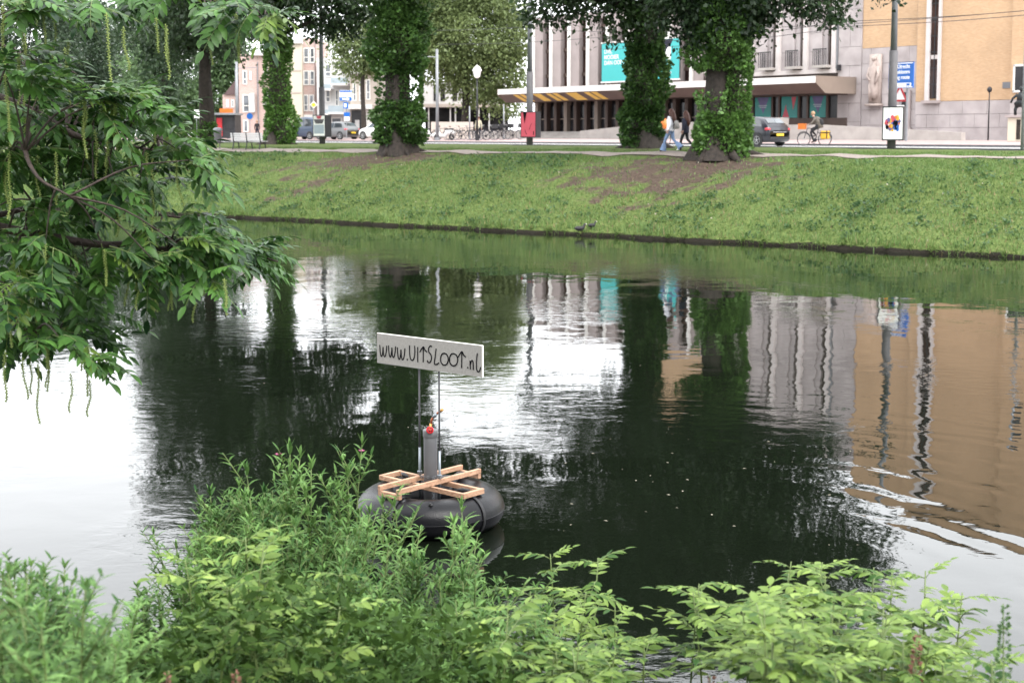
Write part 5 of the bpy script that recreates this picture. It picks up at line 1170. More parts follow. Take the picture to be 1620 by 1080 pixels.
for k, (ch, x, wdt, hh) in enumerate(seq):
    u0 = (-.5 + x * .955 + .015) * cw; zb = 1.468 - .012 * (x > .9) + .006 * math.sin(k * 2.1); Hh = .150 * hh
    m = MB()
    for stp in ST[ch]:
        pts = [np.array([u0 + q_[0] * wdt * BWd * .92, zb + q_[1] * Hh]) for q_ in stp]
        ribbon(m, cr_(pts), .0115 if ch != '.' else .015)
    m.part('letter', 'ink', bo, world=False)
# straps round the tube
for a, tw_ in ((-2.06, .03), (-.74, -.03), (2.3, 0), (.95, 0)):
    c, s = math.cos(a), math.sin(a); path = []
    for k in range(19):
        q_ = math.radians(150 - k * 14.5); rr_ = .206; rad = .468 + rr_ * math.cos(q_); aa = a + tw_ * (k / 18 * 2 - 1); path.append(np.array([rad * math.cos(aa), rad * math.sin(aa), .15 + rr_ * .9 * math.sin(q_)]))
    b = MB(); tang = np.array([-s, c, 0])
    vs = [p + tang * e for p in path for e in (-.014, .014)]; vs2 = [v_ + unit(v_ * [1, 1, 0] - .468 * np.array([c, s, 0]) + np.array([0, 0, v_[2] - .15])) * .005 for v_ in vs]; n = len(path)
    b.add(vs + vs2, [(2 * i, 2 * i + 1, 2 * i + 3, 2 * i + 2) for i in range(n - 1)] + [(2 * n + 2 * i, 2 * n + 2 * i + 2, 2 * n + 2 * i + 3, 2 * n + 2 * i + 1) for i in range(n - 1)] + [(2 * i, 2 * i + 2, 2 * n + 2 * i + 2, 2 * n + 2 * i) for i in range(n - 1)] + [(2 * i + 1, 2 * n + 2 * i + 1, 2 * n + 2 * i + 3, 2 * i + 3) for i in range(n - 1)])
    b.part('strap', 'strap', rf, True, world=False)
    b = MB(); b.tube([np.array([.34 * c, .34 * s, .36]), np.array([.40 * c, .40 * s, .37]), np.array([.46 * c + .02, .46 * s, .375])], [.015, .022, .012], 6); b.part('strap_knot', 'strap', rf, True, world=False)
b = MB()
for k in range(9): b.torus(np.array([.03, -.1, .43]) + np.array([.004 * (k % 2), -.004, -.022 * k]), .011, .003, 8, 4, axis=(1, .3, 0) if k % 2 else (0, 1, .2))
for k in range(7): b.torus(np.array([-.08 + .03 * k, -.07 - .005 * k, .442]), .011, .003, 8, 4, axis=(0, .3, 1) if k % 2 else (0, 1, .2))
b.part('chain', 'zinc', rf, True, world=False)

# ------------------------------------------------------------------ trees
def clump_leaves(C, Rv, n_leaf, sig, size, g):
    """C clump centres, Rv outward directions"""
    n = len(C); ci = np.repeat(np.arange(n), n_leaf)
    s_ = sig * g.uniform(.6, 1.4, n)[ci][:, None]
    P = C[ci] + g.normal(size=(len(ci), 3)) * s_ * [1, 1, .75]
    D = .7 * Rv[ci] + g.normal(size=(len(ci), 3)) * .8 + np.array([0, 0, -.35])
    return leaf_cloud(P, D, size, .6, g)
CD = 4.2
def blob_clumps(blobs, Y, g, dens):
    C = []; R = []
    for b_ in blobs:
        px, py, rx, ry, *rest = b_; fy = rest[0] if rest else 1.0; dm = rest[1] if len(rest) > 1 else 1.0; dY = rest[2] if len(rest) > 2 else 0
        c = at(px, py, Y + dY); k = (Y + dY) / F; r = np.array([rx * k, max(rx, ry) * k * .9 * fy, ry * k])
        n = max(4, int(CD * dens * dm * (r[0] * r[1] + r[0] * r[2] + r[1] * r[2])))
        d = unit(g.normal(size=(n, 3))); rad = g.uniform(.2, 1.0, n) ** .5 * (1 + .22 * np.sin(d[:, 0] * 5 + px) * np.sin(d[:, 2] * 6 + py)) 
        C.append(c + d * r * rad[:, None]); R.append(d)
    return np.concatenate(C), np.concatenate(R)
def tree(name, label, base, Y, r0, topz, blobs, lm, size, dens=2.2, per=26, sig=.38, ivy=(), lean=(0, 0), bark='bark', seed=1, group=None, flare=1.75, limbs=True, ivysize=.13, bend=()):
    g = np.random.default_rng(seed); base = np.array(base, float)
    t_ = thing(name, label, 'tree', base, 0, group)
    ts_ = np.linspace(0, 1, 12); path = []; rad = []
    for t in ts_:
        z = base[2] - .15 + t * (topz - base[2]); path.append(np.array([base[0] + lean[0] * t + .12 * r0 * math.sin(t * 9 + seed), base[1] + lean[1] * t + .12 * r0 * math.cos(t * 7 + seed), z]))
        rad.append(r0 * (1 - .55 * t) * (1 + (flare - 1) * math.exp(-(t * (topz - base[2])) / .35)))
    b = MB(); n = 18; vs = []
    for p_, r_, t in zip(path, rad, ts_):
        for j in range(n):
            a = 2 * math.pi * j / n; rr_ = r_ * (1 + .12 * math.sin(a * 5 + seed) + .07 * math.sin(a * 3 + t * 8)); vs.append(p_ + [rr_ * math.cos(a), rr_ * math.sin(a), 0])
    b.add(vs, [(i * n + j, i * n + (j + 1) % n, (i + 1) * n + (j + 1) % n, (i + 1) * n + j) for i in range(11) for j in range(n)])
    for k in range(6):
        a = k * 1.047 + seed; L = r0 * g.uniform(1.8, 2.6); e = base + [math.cos(a) * L, math.sin(a) * L, 0]; ez = float(gz(e[0], e[1])) if base[1] > 30 else e[2]
        b.tube([base + [math.cos(a) * r0 * .7, math.sin(a) * r0 * .7, .55], base + [math.cos(a) * r0 * 1.25, math.sin(a) * r0 * 1.25, .16], (e[0], e[1], ez - .06)], [r0 * .35, r0 * .28, r0 * .1], 7)
    b.part('trunk', bark, t_, True)
    C, R = blob_clumps(blobs, Y, g, dens)
    if limbs:
        for b_ in blobs:
            c = at(b_[0], b_[1], Y + (b_[4 + 2] if len(b_) > 6 else 0)); zz = min(topz - .3, max(base[2] + 6.6, c[2] - abs(c[0] - base[0]) * .55)); tt = (zz - base[2]) / (topz - base[2])
            s0 = np.array([base[0] + lean[0] * tt, base[1] + lean[1] * tt, zz]); mid = (s0 + c) / 2 + [0, 0, .3]; m = MB()
            m.tube(cr_([s0, mid * .6 + s0 * .4, mid, mid * .4 + c * .6 + [0, 0, .2], c]), np.linspace(r0 * .26, .03, 21), 7)
            for k in range(4):
                q_ = C[g.integers(len(C))]
                if np.linalg.norm(q_ - c) < 5: m.tube([mid * .5 + c * .5, (mid + c) / 4 + q_ / 2 + [0, 0, .15], q_], [.07, .045, .015], 5)
            m.part('limb', bark, t_, True)
    v, f = clump_leaves(C, R, per, sig, size, g)
    A = np.array(xf(t_).inverted()); o = link('crown', np_mesh('crown', v + A[:3, 3], f, lm), t_)
    if ivy:
        Pv = []; Dv = []
        for z0, z1, ra, n_, *off in ivy:
            ox, oy = off if off else (0, 0)
            z = g.uniform(z0, z1, n_); u = (z - z0) / (z1 - z0); a = g.uniform(0, 2 * math.pi, n_)
            tt = np.clip((z - base[2]) / (topz - base[2]), 0, 1); tr = r0 * (1 - .55 * tt)
            lump = 1 + .42 * np.sin(a * 3 + z * 1.9 + seed) + .32 * np.sin(a * 5 - z * 3.1) + .2 * np.sin(a * 2 + z * 6)
            rr_ = tr * .95 + (ra - tr) * np.sin(np.clip(u * .86 + .1, 0, 1) * math.pi) ** .6 * lump * g.uniform(.25, 1.0, n_) ** .5
            Pv.append(np.stack([base[0] + lean[0] * tt + ox + rr_ * np.cos(a), base[1] + lean[1] * tt + oy + rr_ * np.sin(a), z], -1))
            Dv.append(np.stack([np.cos(a), np.sin(a), 0 * a + .15], -1) + g.normal(size=(n_, 3)) * .55)
        v, f = leaf_cloud(np.concatenate(Pv), np.concatenate(Dv), ivysize, .75, g)
        link('ivy', np_mesh('ivy', v + A[:3, 3], f, 'leaf_ivy'), t_)
    return t_
pA = place(632, 243); pD = place(1140, 248); pC = place(1021, 234.5)
G1 = 'old trees along the bank'
tree('old_elm', 'big tree with ivy column, bare bark waist and ivy skirt, left of centre', pA, pA[1], .62, 17, [(500, -120, 150, 110), (620, -210, 170, 140), (610, -70, 90, 70), (400, -190, 120, 90), (560, -320, 190, 110), (720, -250, 90, 90), (770, -190, 80, 70), (700, -340, 140, 90), (690, -130, 60, 50), (785, -95, 60, 42, .8, .8)], 'leaf_elm', .26, 2.3, 26, .42,
     ivy=[(3.05, 5.05, 1.15, 6000, .05, 0), (6.3, 9.6, 1.3, 8500), (8.5, 15, 1.5, 9000), (4.6, 6.8, .55, 1300, .5, -.1), (4.6, 6.6, .45, 500, -.5, -.1)], seed=3, group=G1, ivysize=.17)
tree('old_elm', 'big tree with thick ivy beside the parked navy car', pD, pD[1], .74, 16, [(1130, -10, 100, 70), (1080, 20, 50, 55, 1, 1.2), (1175, 20, 38, 60, 1, 1.2), (1150, -110, 150, 90), (1285, -150, 130, 80), (1110, -240, 220, 110), (1215, 5, 26, 34, .6, 1.6), (1262, 2, 40, 26, .6, 1.8, -1), (1312, 10, 26, 34, .5, 1.8, -1.5), (1270, -60, 80, 45), (1400, -12, 14, 20, .5, .8, -1), (1330, -230, 110, 70), (1010, -330, 160, 80), (1220, -330, 160, 80)], 'leaf_elm', .21, 2.6, 26, .34,
     ivy=[(2.2, 4.35, 1.0, 6000, .02, -.1), (2.4, 6.3, .52, 3800, .55, -.1), (2.9, 5.2, .35, 900, -.45, -.5), (6.0, 9.0, 1.3, 7500), (8, 14, 1.3, 5000)], seed=5, group=G1, ivysize=.15)
tree('old_elm', 'dark ivy covered tree in front of the teal banners', pC, pC[1], .62, 17, [(1010, -50, 110, 60), (940, 8, 70, 26, .7, .8), (880, 14, 34, 30, .6, 1.0), (1080, -80, 110, 80), (1010, -190, 150, 110), (850, 5, 26, 34, .6, 1.0), (895, -85, 60, 38, .8, .7), (910, -170, 90, 80), (930, -280, 130, 90), (1060, -300, 150, 90), (840, -250, 80, 70), (1130, -180, 110, 90), (990, 25, 46, 40, .8, 1.0)], 'leaf_elm', .24, 2.2, 26, .38,
     ivy=[(2.9, 4.9, .95, 4200, -.22, 0), (4.2, 7.7, 1.0, 6500), (7.0, 14, .95, 7000)], seed=9, group=G1, ivysize=.16, bark='bark_dark')
pB = at(440, 228, 88); pB[2] = 2.86
tree('old_elm', 'tall ivied tree right of the park bench', pB, 88, .6, 18, [(440, -60, 130, 80), (515, 5, 80, 50, .8), (400, 20, 60, 40, .8), (350, -170, 140, 110), (500, -230, 140, 100), (560, 22, 45, 32, .7, .8), (300, -60, 90, 80), (420, -300, 130, 80)], 'leaf_elm', .28, 1.9, 26, .45,
     ivy=[(2.8, 5.3, .95, 2800, .2, -.1), (4.6, 9.5, .8, 3600), (8, 14, 1.0, 4000)], seed=11, group=G1, ivysize=.18, bark='bark_dark')
pE = at(325, 226, 100); pE[2] = 2.86
tree('old_elm', 'tree with bare leaning trunk left of the litter bin', pE, 100, .55, 14, [(290, 30, 80, 50), (350, 65, 45, 32), (330, -40, 90, 60), (285, 85, 30, 22, .8, .7), (250, -30, 60, 50)], 'leaf_far', .30, 1.7, 24, .5, seed=13, group=G1, lean=(.3, 0), ivy=[(2.8, 4.4, .75, 1000)], ivysize=.18)
pF = at(262, 222, 122); pF[2] = 2.86
tree('old_elm', 'distant dark tree behind the leaning trunk on the left', pF, 122, .6, 13, [(262, 115, 30, 50), (250, 30, 70, 60), (270, 70, 40, 40)], 'leaf_far', .34, 1.5, 24, .55, seed=15, group=G1, ivy=[(2.9, 7.5, .9, 2200)], bark='bark_dark', ivysize=.2)
pP = onw(737, 217, 78); pP[2] = 3.1
tree('plane_tree', 'pale green plane tree behind the lantern post', pP, pP[1], .42, 15, [(740, 60, 85, 70), (700, 95, 45, 45), (790, 110, 44, 50, 1, .6), (740, -20, 80, 60), (660, 40, 50, 50), (820, 60, 24, 55, 1, .45), (800, 160, 36, 26, 1, .5), (755, 130, 40, 40, 1, .7)], 'leaf_plane', .30, 2.6, 26, .5, seed=17, bark='bark_dark', flare=1.3)
pQ = at(575, 216, 128); pQ[2] = 3.1
tree('street_tree', 'light green street tree before the corner shop', pQ, 128, .25, 12, [(565, 85, 38, 45), (600, 60, 40, 60), (545, 60, 30, 35, 1, .7)], 'leaf_plane', .26, 2.2, 24, .45, seed=19, bark='bark_dark', flare=1.2)
pR = at(350, 216, 150); pR[2] = 3.1
tree('street_tree', 'bright green tree behind the brick annex roof', pR, 150, .3, 11, [(340, 150, 40, 50), (345, 95, 35, 40), (305, 165, 28, 40), (365, 90, 25, 40)], 'leaf_bright', .4, 1.3, 24, .6, seed=21, flare=1.2)
for px, Yd, bl, lm, lb, sd_ in ((40, 150, [(40, 60, 80, 80), (20, 140, 60, 60), (60, -5, 60, 40)], 'leaf_far', 'far dark park tree at the left edge', 23), (130, 160, [(130, 90, 60, 60), (150, 160, 50, 50), (110, 20, 50, 50)], 'leaf_far', 'far park tree seen through the hanging branches', 25),
        (232, 145, [(235, 110, 30, 50), (228, 165, 28, 50), (240, 60, 22, 40)], 'leaf_bright', 'pale weeping tree between branches and distant trunk', 27), (185, 170, [(185, 100, 45, 70), (200, 170, 50, 40), (170, 40, 30, 40)], 'leaf_far', 'blue green far tree left of the weeping tree', 29), (85, 180, [(85, 130, 90, 60), (90, 185, 110, 35)], 'leaf_far', 'low dark hedge tree at the far end of the lawn', 31), (290, 165, [(285, 150, 45, 55), (270, 195, 50, 25)], 'leaf_far', 'dark tree mass behind the leaning trunk', 33)):
    pb = at(px, 216, Yd); pb[2] = 2.88
    tree('park_tree', lb, pb, Yd, .45, 10, bl, lm, .32, 1.7, 24, .6, seed=sd_, group='far park trees on the left', bark='bark_dark', flare=1.3)

# unseen trees added on the near bank behind the viewpoint to darken the foreground
for x, y, lb, sd_ in ((-15, -9, 'unseen tree added for shade on the near bank, left behind the viewpoint', 41), (-2, -12, 'unseen tree added for shade on the near bank, straight behind the viewpoint', 43), (13, -13, 'unseen tree added for shade on the near bank, right behind the viewpoint', 45)):
    pb = np.array([x, y, 2.1]); gg = np.random.default_rng(sd_); t_ = thing('added_shade_tree', lb, 'tree', pb, 0, 'unseen trees added for shade on the near bank')
    b = MB(); b.tube([pb - [0, 0, .3], pb + [0, 0, .4], pb + [.1, 0, 4], pb + [.2, .1, 11]], [.6, .42, .36, .15], 12); b.part('trunk', 'bark', t_, True)
    n = 900; d = unit(gg.normal(size=(n, 3))); C = pb + [0, 0, 10.5] + d * np.array([6.5, 5.5, 7]) * gg.uniform(.3, 1, n)[:, None] ** .5
    v, f = clump_leaves(C, d, 14, .6, .5, gg); link('crown', np_mesh('crown', v - pb, f, 'leaf_elm'), t_)

# ------------------------------------------------------------------ hanging wingnut branches
def leaflet(mb, p, d, nrm, L, W_, fold=.22, droop=.18, m=0):
    d = unit(np.array(d, float)); s = unit(np.cross(d, nrm)); n = np.cross(s, d)
    st = [(0, 0), (.22, .8), (.5, 1.0), (.78, .62), (1, 0)]; vs = []
    for t, w in st:
        c = p + d * L * t - n * L * droop * t * t; vs += [c + s * W_ * w / 2 + n * W_ * w * fold * .5, c, c - s * W_ * w / 2 + n * W_ * w * fold * .5]
    mb.add(vs, [(3, 1, 4), (1, 5, 4), (3, 4, 7, 6), (4, 5, 8, 7), (6, 7, 10, 9), (7, 8, 11, 10), (9, 10, 13), (10, 11, 13)], m)
def pinnate(name, mname, pairs, L, lL, lW, seed, arch=.25, stem='stem_green', spread=1.05):
    g = random.Random(seed); b = MB()
    ax = lambda t: np.array([L * t, 0, L * (.10 * t - arch * t * t)])
    b.tube([ax(t) for t in np.linspace(0, 1, 6)], [.0035, .003, .0028, .0024, .002, .0015], 4, 1)
    for k in range(pairs):
        t = .2 + .75 * k / pairs; p = ax(t); sc = .62 + .38 * math.sin(math.pi * (k + 1) / (pairs + .6))
        for s in (-1, 1):
            a = spread - .3 * t + g.uniform(-.15, .15); dz = g.uniform(-.45, .05) - .1
            leaflet(b, p, (math.cos(a), s * math.sin(a), dz), (g.uniform(-.2, .2), s * -.25, 1), lL * sc * g.uniform(.85, 1.15), lW * sc * g.uniform(.85, 1.1), g.uniform(.1, .35), g.uniform(.05, .35))
    leaflet(b, ax(1), (1, 0, -.35), (0, 0, 1), lL * .95, lW * .95, .2, .2)
    return b.mesh(name, [mname, stem], True)
WL = [pinnate('leaf', 'leaf_wingnut', 5 + k % 3, .23 + .025 * (k % 4), .102, .040, 40 + k, .15 + .1 * (k % 4)) for k in range(8)]
WY = [pinnate('leaf', 'leaf_wingnut_young', 5 + k % 2, .22, .085, .026, 60 + k, .25 + .15 * k) for k in range(3)]
def catkin_mesh(seed, L):
    g = random.Random(seed); b = MB(); pts = [(.012 * math.sin(k * .7 + seed) * k / 10, .012 * math.cos(k * .5 + seed) * k / 10, -L * k / 10) for k in range(11)]
    b.tube(pts, .0028, 5)
    for k in range(int(L / .0062)):
        t = (k + 2) / (L / .0062 + 2) * 10; i = min(int(t), 9); q_ = np.array(pts[i]) * (1 - t + i) + np.array(pts[i + 1]) * (t - i); a = k * 2.4; r_ = .0075 * (1 - .35 * (k * .0062 / L) ** 2)
        c = q_ + [r_ * math.cos(a), r_ * math.sin(a), 0]; h = .0052
        b.add([c + [h, 0, 0], c + [0, h, 0], c - [h, 0, 0], c - [0, h, 0], c + [0, 0, h], c - [0, 0, h]], [(0, 1, 4), (1, 2, 4), (2, 3, 4), (3, 0, 4), (1, 0, 5), (2, 1, 5), (3, 2, 5), (0, 3, 5)])
    return b.mesh('catkin', 'catkin')
WC = [catkin_mesh(1, .36), catkin_mesh(2, .28), catkin_mesh(3, .42)]
wb = np.array([-5.2, 8.3, 0]); wb[2] = float(nz(wb[0], wb[1])) - .05
wt = thing('wingnut_tree', 'wingnut tree with drooping feathery leaves and hanging catkins over the water, left', 'tree', wb)
b = MB(); b.tube(cr_([wb - [0, 0, .2], wb + [.02, .05, .5], wb + [.1, .1, 2], wb + [.1, .3, 3.6], wb + [.5, .4, 5.2], wb + [.7, .5, 6.8]]), np.linspace(.36, .12, 26), 14); b.part('trunk', 'bark', wt, True)
BR = [[(wb + [.1, .15, 2.2]), at(-180, 120, 8.4), at(-60, 140, 8.7), at(5, 158, 8.8), at(67, 185, 8.9), at(104, 208, 9), at(138, 220, 9), at(183, 226, 9.1), at(222, 234, 9.2), at(262, 240, 9.3)],
      [(wb + [.15, .3, 3.4]), at(-200, -90, 8.6), at(-60, -60, 8.9), at(60, -25, 9.2), at(190, -12, 9.5), at(300, -4, 9.6), at(380, 14, 9.7), at(425, 36, 9.7)],
      [(wb + [.08, .1, 1.7]), at(-160, 300, 8.5), at(-40, 350, 8.8), at(88, 376, 9.0), at(162, 387, 9.2), at(222, 387, 9.3), at(333, 408, 9.5), at(400, 405, 9.6), at(440, 414, 9.6)],
      [(wb + [.08, .1, 1.4]), at(-180, 400, 8.3), at(-60, 455, 8.6), at(0, 487, 8.8), at(32, 515, 8.9), at(55, 524, 8.9), at(100, 545, 9.0), at(140, 575, 9.1)],
      [(wb + [.12, .2, 2.8]), at(-160, -10, 9.0), at(-60, 30, 9.3), at(0, 70, 9.5), at(40, 90, 9.6), at(60, 95, 9.7)],
      [at(-40, 350, 8.8), at(40, 330, 9.1), at(120, 310, 9.5), at(200, 330, 9.8), at(290, 345, 10), at(330, 350, 10)],
      [at(67, 185, 8.9), at(40, 230, 8.5), at(60, 280, 8.3), at(110, 310, 8.2)]]
RB = [.05, .04, .045, .035, .028, .022, .022]
allp = []
for path, r_ in zip(BR, RB):
    pp = cr_(path, 5); b = MB(); b.tube(pp, np.linspace(r_, .007, len(pp)) * np.linspace(1, .8, len(pp)), 7); b.part('branch', 'twig', wt, True); allp += [(p, r_) for p in pp[6:]]
AP = np.array([p for p, _ in allp])
blobs = [(60, 5, 110, 24, 12), (200, -6, 90, 14, 11), (320, 8, 70, 20, 15), (405, 22, 34, 18, 10), (30, 110, 45, 40, 18), (95, 160, 95, 32, 28), (185, 180, 80, 34, 26), (255, 215, 50, 35, 18), (55, 255, 100, 55, 34), (170, 285, 95, 38, 26),
         (60, 365, 110, 45, 34), (185, 395, 95, 38, 30), (295, 408, 75, 32, 26), (385, 408, 45, 24, 16), (325, 352, 32, 20, 8), (50, 475, 75, 38, 20), (95, 545, 62, 32, 22), (20, 530, 40, 40, 10), (290, 255, 20, 18, 5), (20, 200, 60, 60, 14)]
g = np.random.default_rng(44); tips = []; LV = []; tw_ = MB()
for bx_, by_, rx_, ry_, n in blobs:
    for k in range(max(2, round(n / 2.6))):
        a = g.uniform(0, 6.283); r_ = g.random() ** .5; px, py = bx_ + rx_ * r_ * math.cos(a), by_ + ry_ * r_ * math.sin(a)
        Yt = 9.1 + .0012 * (px - 150) + g.uniform(-.75, .75); tip = at(px, py, Yt)
        j = int(np.argmin(((AP - tip) ** 2).sum(1) + .15 * (AP[:, 2] - tip[2] - .1) ** 2)); st_ = AP[j]
        mid = (st_ + tip) / 2 + [0, 0, .06]; tw_.tube(cr_([st_, mid, tip], 4), np.linspace(.008, .0035, 9), 5)
        out = unit(tip - st_ + np.array([.10, 0, -.02])); tips.append(tip)
        for q_ in range(5):
            aa = g.uniform(-1.5, 1.5); d = np.array([out[0] * math.cos(aa) - out[1] * math.sin(aa) + .25, out[0] * math.sin(aa) + out[1] * math.cos(aa) - .12, out[2] * .4 + g.uniform(-.65, .5)])
            LV.append((tip + g.normal(size=3) * .03, unit(d), (px > 418 and by_ > 300) or (px > 415) or g.random() < .05))
tw_.part('twigs', 'twig', wt, True)['kind'] = 'stuff'
def place_leaf(me, p, d, par, roll, sc, name='leaf'):
    n0 = np.array([0, 0, 1.]) + np.array([.2, -.35, 0]) * roll; s = unit(np.cross(n0, d)); n = np.cross(d, s)
    o = link(name, me, par); M = Matrix(((d[0], s[0], n[0], 0), (d[1], s[1], n[1], 0), (d[2], s[2], n[2], 0), (0, 0, 0, 1)))
    o.rotation_mode = 'QUATERNION'; o.rotation_quaternion = M.to_quaternion(); pl = par.location; o.location = Vector(p) - pl; o.scale = (sc,) * 3
    return o
order = sorted(range(len(LV)), key=lambda i: LV[i][0][1])
for r_, i in enumerate(order[:298]):
    p, d, yg = LV[i]; place_leaf(random.choice(WY if yg else WL), p, d, wt, random.uniform(-1, 1.4), random.uniform(.85, 1.2))
rest = order[298:]
def join_leaves(items, mes, name, par, matname):
    vs = []; fs4 = []
    for p, d in items:
        me = random.choice(mes); n0 = np.array([0, 0, 1.]) + np.array([.2, -.35, 0]) * random.uniform(-1, 1.4); s = unit(np.cross(n0, d)); n = np.cross(d, s); A = np.stack([d, s, n], 1)
        co = np.empty(len(me.vertices) * 3, np.float32); me.vertices.foreach_get('co', co); co = co.reshape(-1, 3) @ A.T + p - np.array(par.location)
        k = len(vs); vs.extend(co.tolist()); fs4 += [tuple(k + i for i in pl.vertices) for pl in me.polygons]
    me = bpy.data.meshes.new(name); me.from_pydata(vs, [], fs4); me.materials.append(MATS[matname]); o = link(name, me, par); o['kind'] = 'stuff'
    return o
# foliage behind and out on the left where single leaves cannot be told apart
extra = [(LV[i][0], LV[i][1]) for i in rest]
for k in range(110):
    px, py = g.uniform(-40, 170), g.uniform(180, 500); p = at(px, py, g.uniform(9.6, 10.4)); extra.append((p, unit(np.array([g.uniform(-.4, 1), g.uniform(-.5, .5), g.uniform(-.7, .2)]))))
for k in range(260):
    p = wb + [g.normal(0, .9) + .3, g.normal(0, 1.0), g.uniform(2.2, 7.5)]
    if p[0] < -.40 * p[1]: extra.append((p, unit(np.array([g.normal(), g.normal(), g.uniform(-.7, .2)]))))
for k in range(800):  # upper crown out of view, added to shade the branches and near plants
    p = np.array([-8.6, 3.4, 9.4]) + unit(g.normal(size=3)) * np.array([4.4, 5.2, 3.6]) * g.random() ** .4
    if p[0] < -.42 * p[1] - .3 or p[2] > 5.6 + .12 * max(p[1], 0): extra.append((p, unit(np.array([g.normal(), g.normal(), g.uniform(-.9, .1)])) ))
join_leaves(extra, WL, 'foliage', wt, 'leaf_wingnut')
cpx = [(108, 62, 0), (102, 75, 0), (195, 42, 1), (247, 28, 1), (262, 38, 1), (264, 45, 1), (40, 20, 1), (58, 0, 1), (70, 10, 1), (86, 28, 1), (168, 20, 2), (10, 150, 2), (16, 160, 0), (40, 175, 0), (165, 190, 0), (170, 215, 1), (150, 205, 1), (205, 235, 1), (232, 240, 0), (228, 300, 1), (240, 300, 1), (88, 240, 0), (60, 230, 0),
       (220, 420, 1), (203, 385, 0), (215, 390, 0), (120, 400, 0), (115, 440, 0), (305, 410, 1), (248, 440, 1), (270, 430, 1), (265, 425, 0), (355, 440, 1), (310, 445, 1), (8, 555, 1), (36, 565, 1), (47, 570, 1), (60, 575, 2), (112, 590, 1), (142, 600, 1), (72, 540, 0), (75, 545, 0), (20, 380, 0), (48, 390, 2), (128, 520, 1)]
for px, py, k in cpx:
    o = link('catkin', WC[k], wt); o.location = Vector(at(px, py, 8.9 + random.uniform(-.5, .5))) - wt.location; o.rotation_euler = (random.uniform(-.06, .06), random.uniform(-.06, .06), random.uniform(0, 6)); s_ = random.uniform(.75, 1.1); o.scale = (1.2, 1.2, s_)
for k in range(55):
    tp_ = tips[int(g.integers(len(tips)))]; o = link('catkin', random.choice(WC), wt); o.location = Vector(tp_) - wt.location; o.rotation_euler = (random.uniform(-.08, .08), random.uniform(-.08, .08), random.uniform(0, 6)); s_ = random.uniform(.6, 1.0); o.scale = (1.2, 1.2, s_)

# ------------------------------------------------------------------ plants on the near bank
def willow_mesh(seed, nodes=24, side=True):
    g = random.Random(seed); st = MB(); lf = MB()
    bx_, by_ = g.uniform(-.12, .12), g.uniform(-.12, .12); ax = lambda t: np.array([bx_ * t * t + .012 * math.sin(t * 6 + seed), by_ * t * t, t])
    st.tube([ax(t) for t in np.linspace(0, 1, 8)], np.linspace(.007, .0025, 8), 5)
    def shoot(f, L, n, l0, l1, ph, t0=0.):
        for k in range(n):
            t = t0 + (1 - t0) * (k + .5) / n; p = f(t); ll = l0 + (l1 - l0) * t
            for s in (0, math.pi):
                a = ph + k * 1.6 + s + g.uniform(-.3, .3); el = g.uniform(.15, .9) + .35 * t
                leaflet(lf, p, (math.cos(a) * math.cos(el), math.sin(a) * math.cos(el), math.sin(el)), (-math.cos(a) * .6, -math.sin(a) * .6, 1), ll * g.uniform(.8, 1.2), ll * g.uniform(.22, .29), .3, g.uniform(.1, .6))
    shoot(ax, 1, nodes, .12, .06, g.uniform(0, 6), .12)
    if side:
        for k in range(g.randint(7, 11)):
            t = g.uniform(.35, .95); p = ax(t); a = g.uniform(0, 6.28); L = g.uniform(.14, .30) * (1.25 - t * .6); d = np.array([math.cos(a) * .6, math.sin(a) * .6, .85])
            f = lambda u, p=p, d=d, L=L: p + d * L * u; st.tube([f(0), f(.5), f(1)], [.003, .0025, .0015], 4); shoot(f, L, 5, .08, .045, g.uniform(0, 6), .2)
    for k in range(4): a = k * 1.57; leaflet(lf, ax(1), (math.cos(a) * .35, math.sin(a) * .35, 1), (-math.cos(a), -math.sin(a), .3), .05, .012)
    return st.mesh('stem', 'stem_green', True), lf.mesh('foliage', 'leaf_willowherb', True)
WH = [willow_mesh(100 + k) for k in range(7)]
AL = [pinnate('leaf', 'leaf_ash', 4 + k % 2, .17 + .02 * k, .082, .033, 80 + k, .35 + .1 * (k % 3), spread=.95) for k in range(4)]
def near_base(px, Y):
    x = (px - 810) / F * Y / .985; return np.array([x, Y, float(nz(x, Y))])
CLUMP = 'willowherb stems on the near bank'
def willow(px, ytop, Y, label, cat='plant', lean=(0, 0)):
    p = near_base(px, Y); o_ = float(noff(p[0], p[1]))
    if o_ < .05: Y = Y - .7; p = near_base(px, Y)
    z1 = at(px, ytop, Y)[2]; H_ = z1 - p[2]
    if H_ < .25: return None
    t_ = thing('willowherb_plant', label, cat, p - [0, 0, .05], random.uniform(0, 6.28), CLUMP); st, lf = random.choice(WH)
    hs = H_ * 1.03; ws = .62 + .42 * min(hs, 1.4)
    for nm, me in (('stem', st), ('foliage', lf)):
        o = link(nm, me, t_); o.scale = (ws, ws, hs)
        if nm == 'foliage': o['kind'] = 'stuff'
    t_.rotation_euler = (random.uniform(-.06, .06) + lean[0], random.uniform(-.06, .06) + lean[1], t_.rotation_euler[2])
    return t_
ox = [0, 100, 150, 178, 205, 260, 300, 340, 400, 455, 500, 545, 590, 650, 700, 750, 800, 850, 900, 950, 1000]
oy = [905, 930, 960, 1010, 930, 860, 800, 785, 765, 725, 790, 728, 800, 800, 810, 805, 900, 960, 960, 990, 1040]
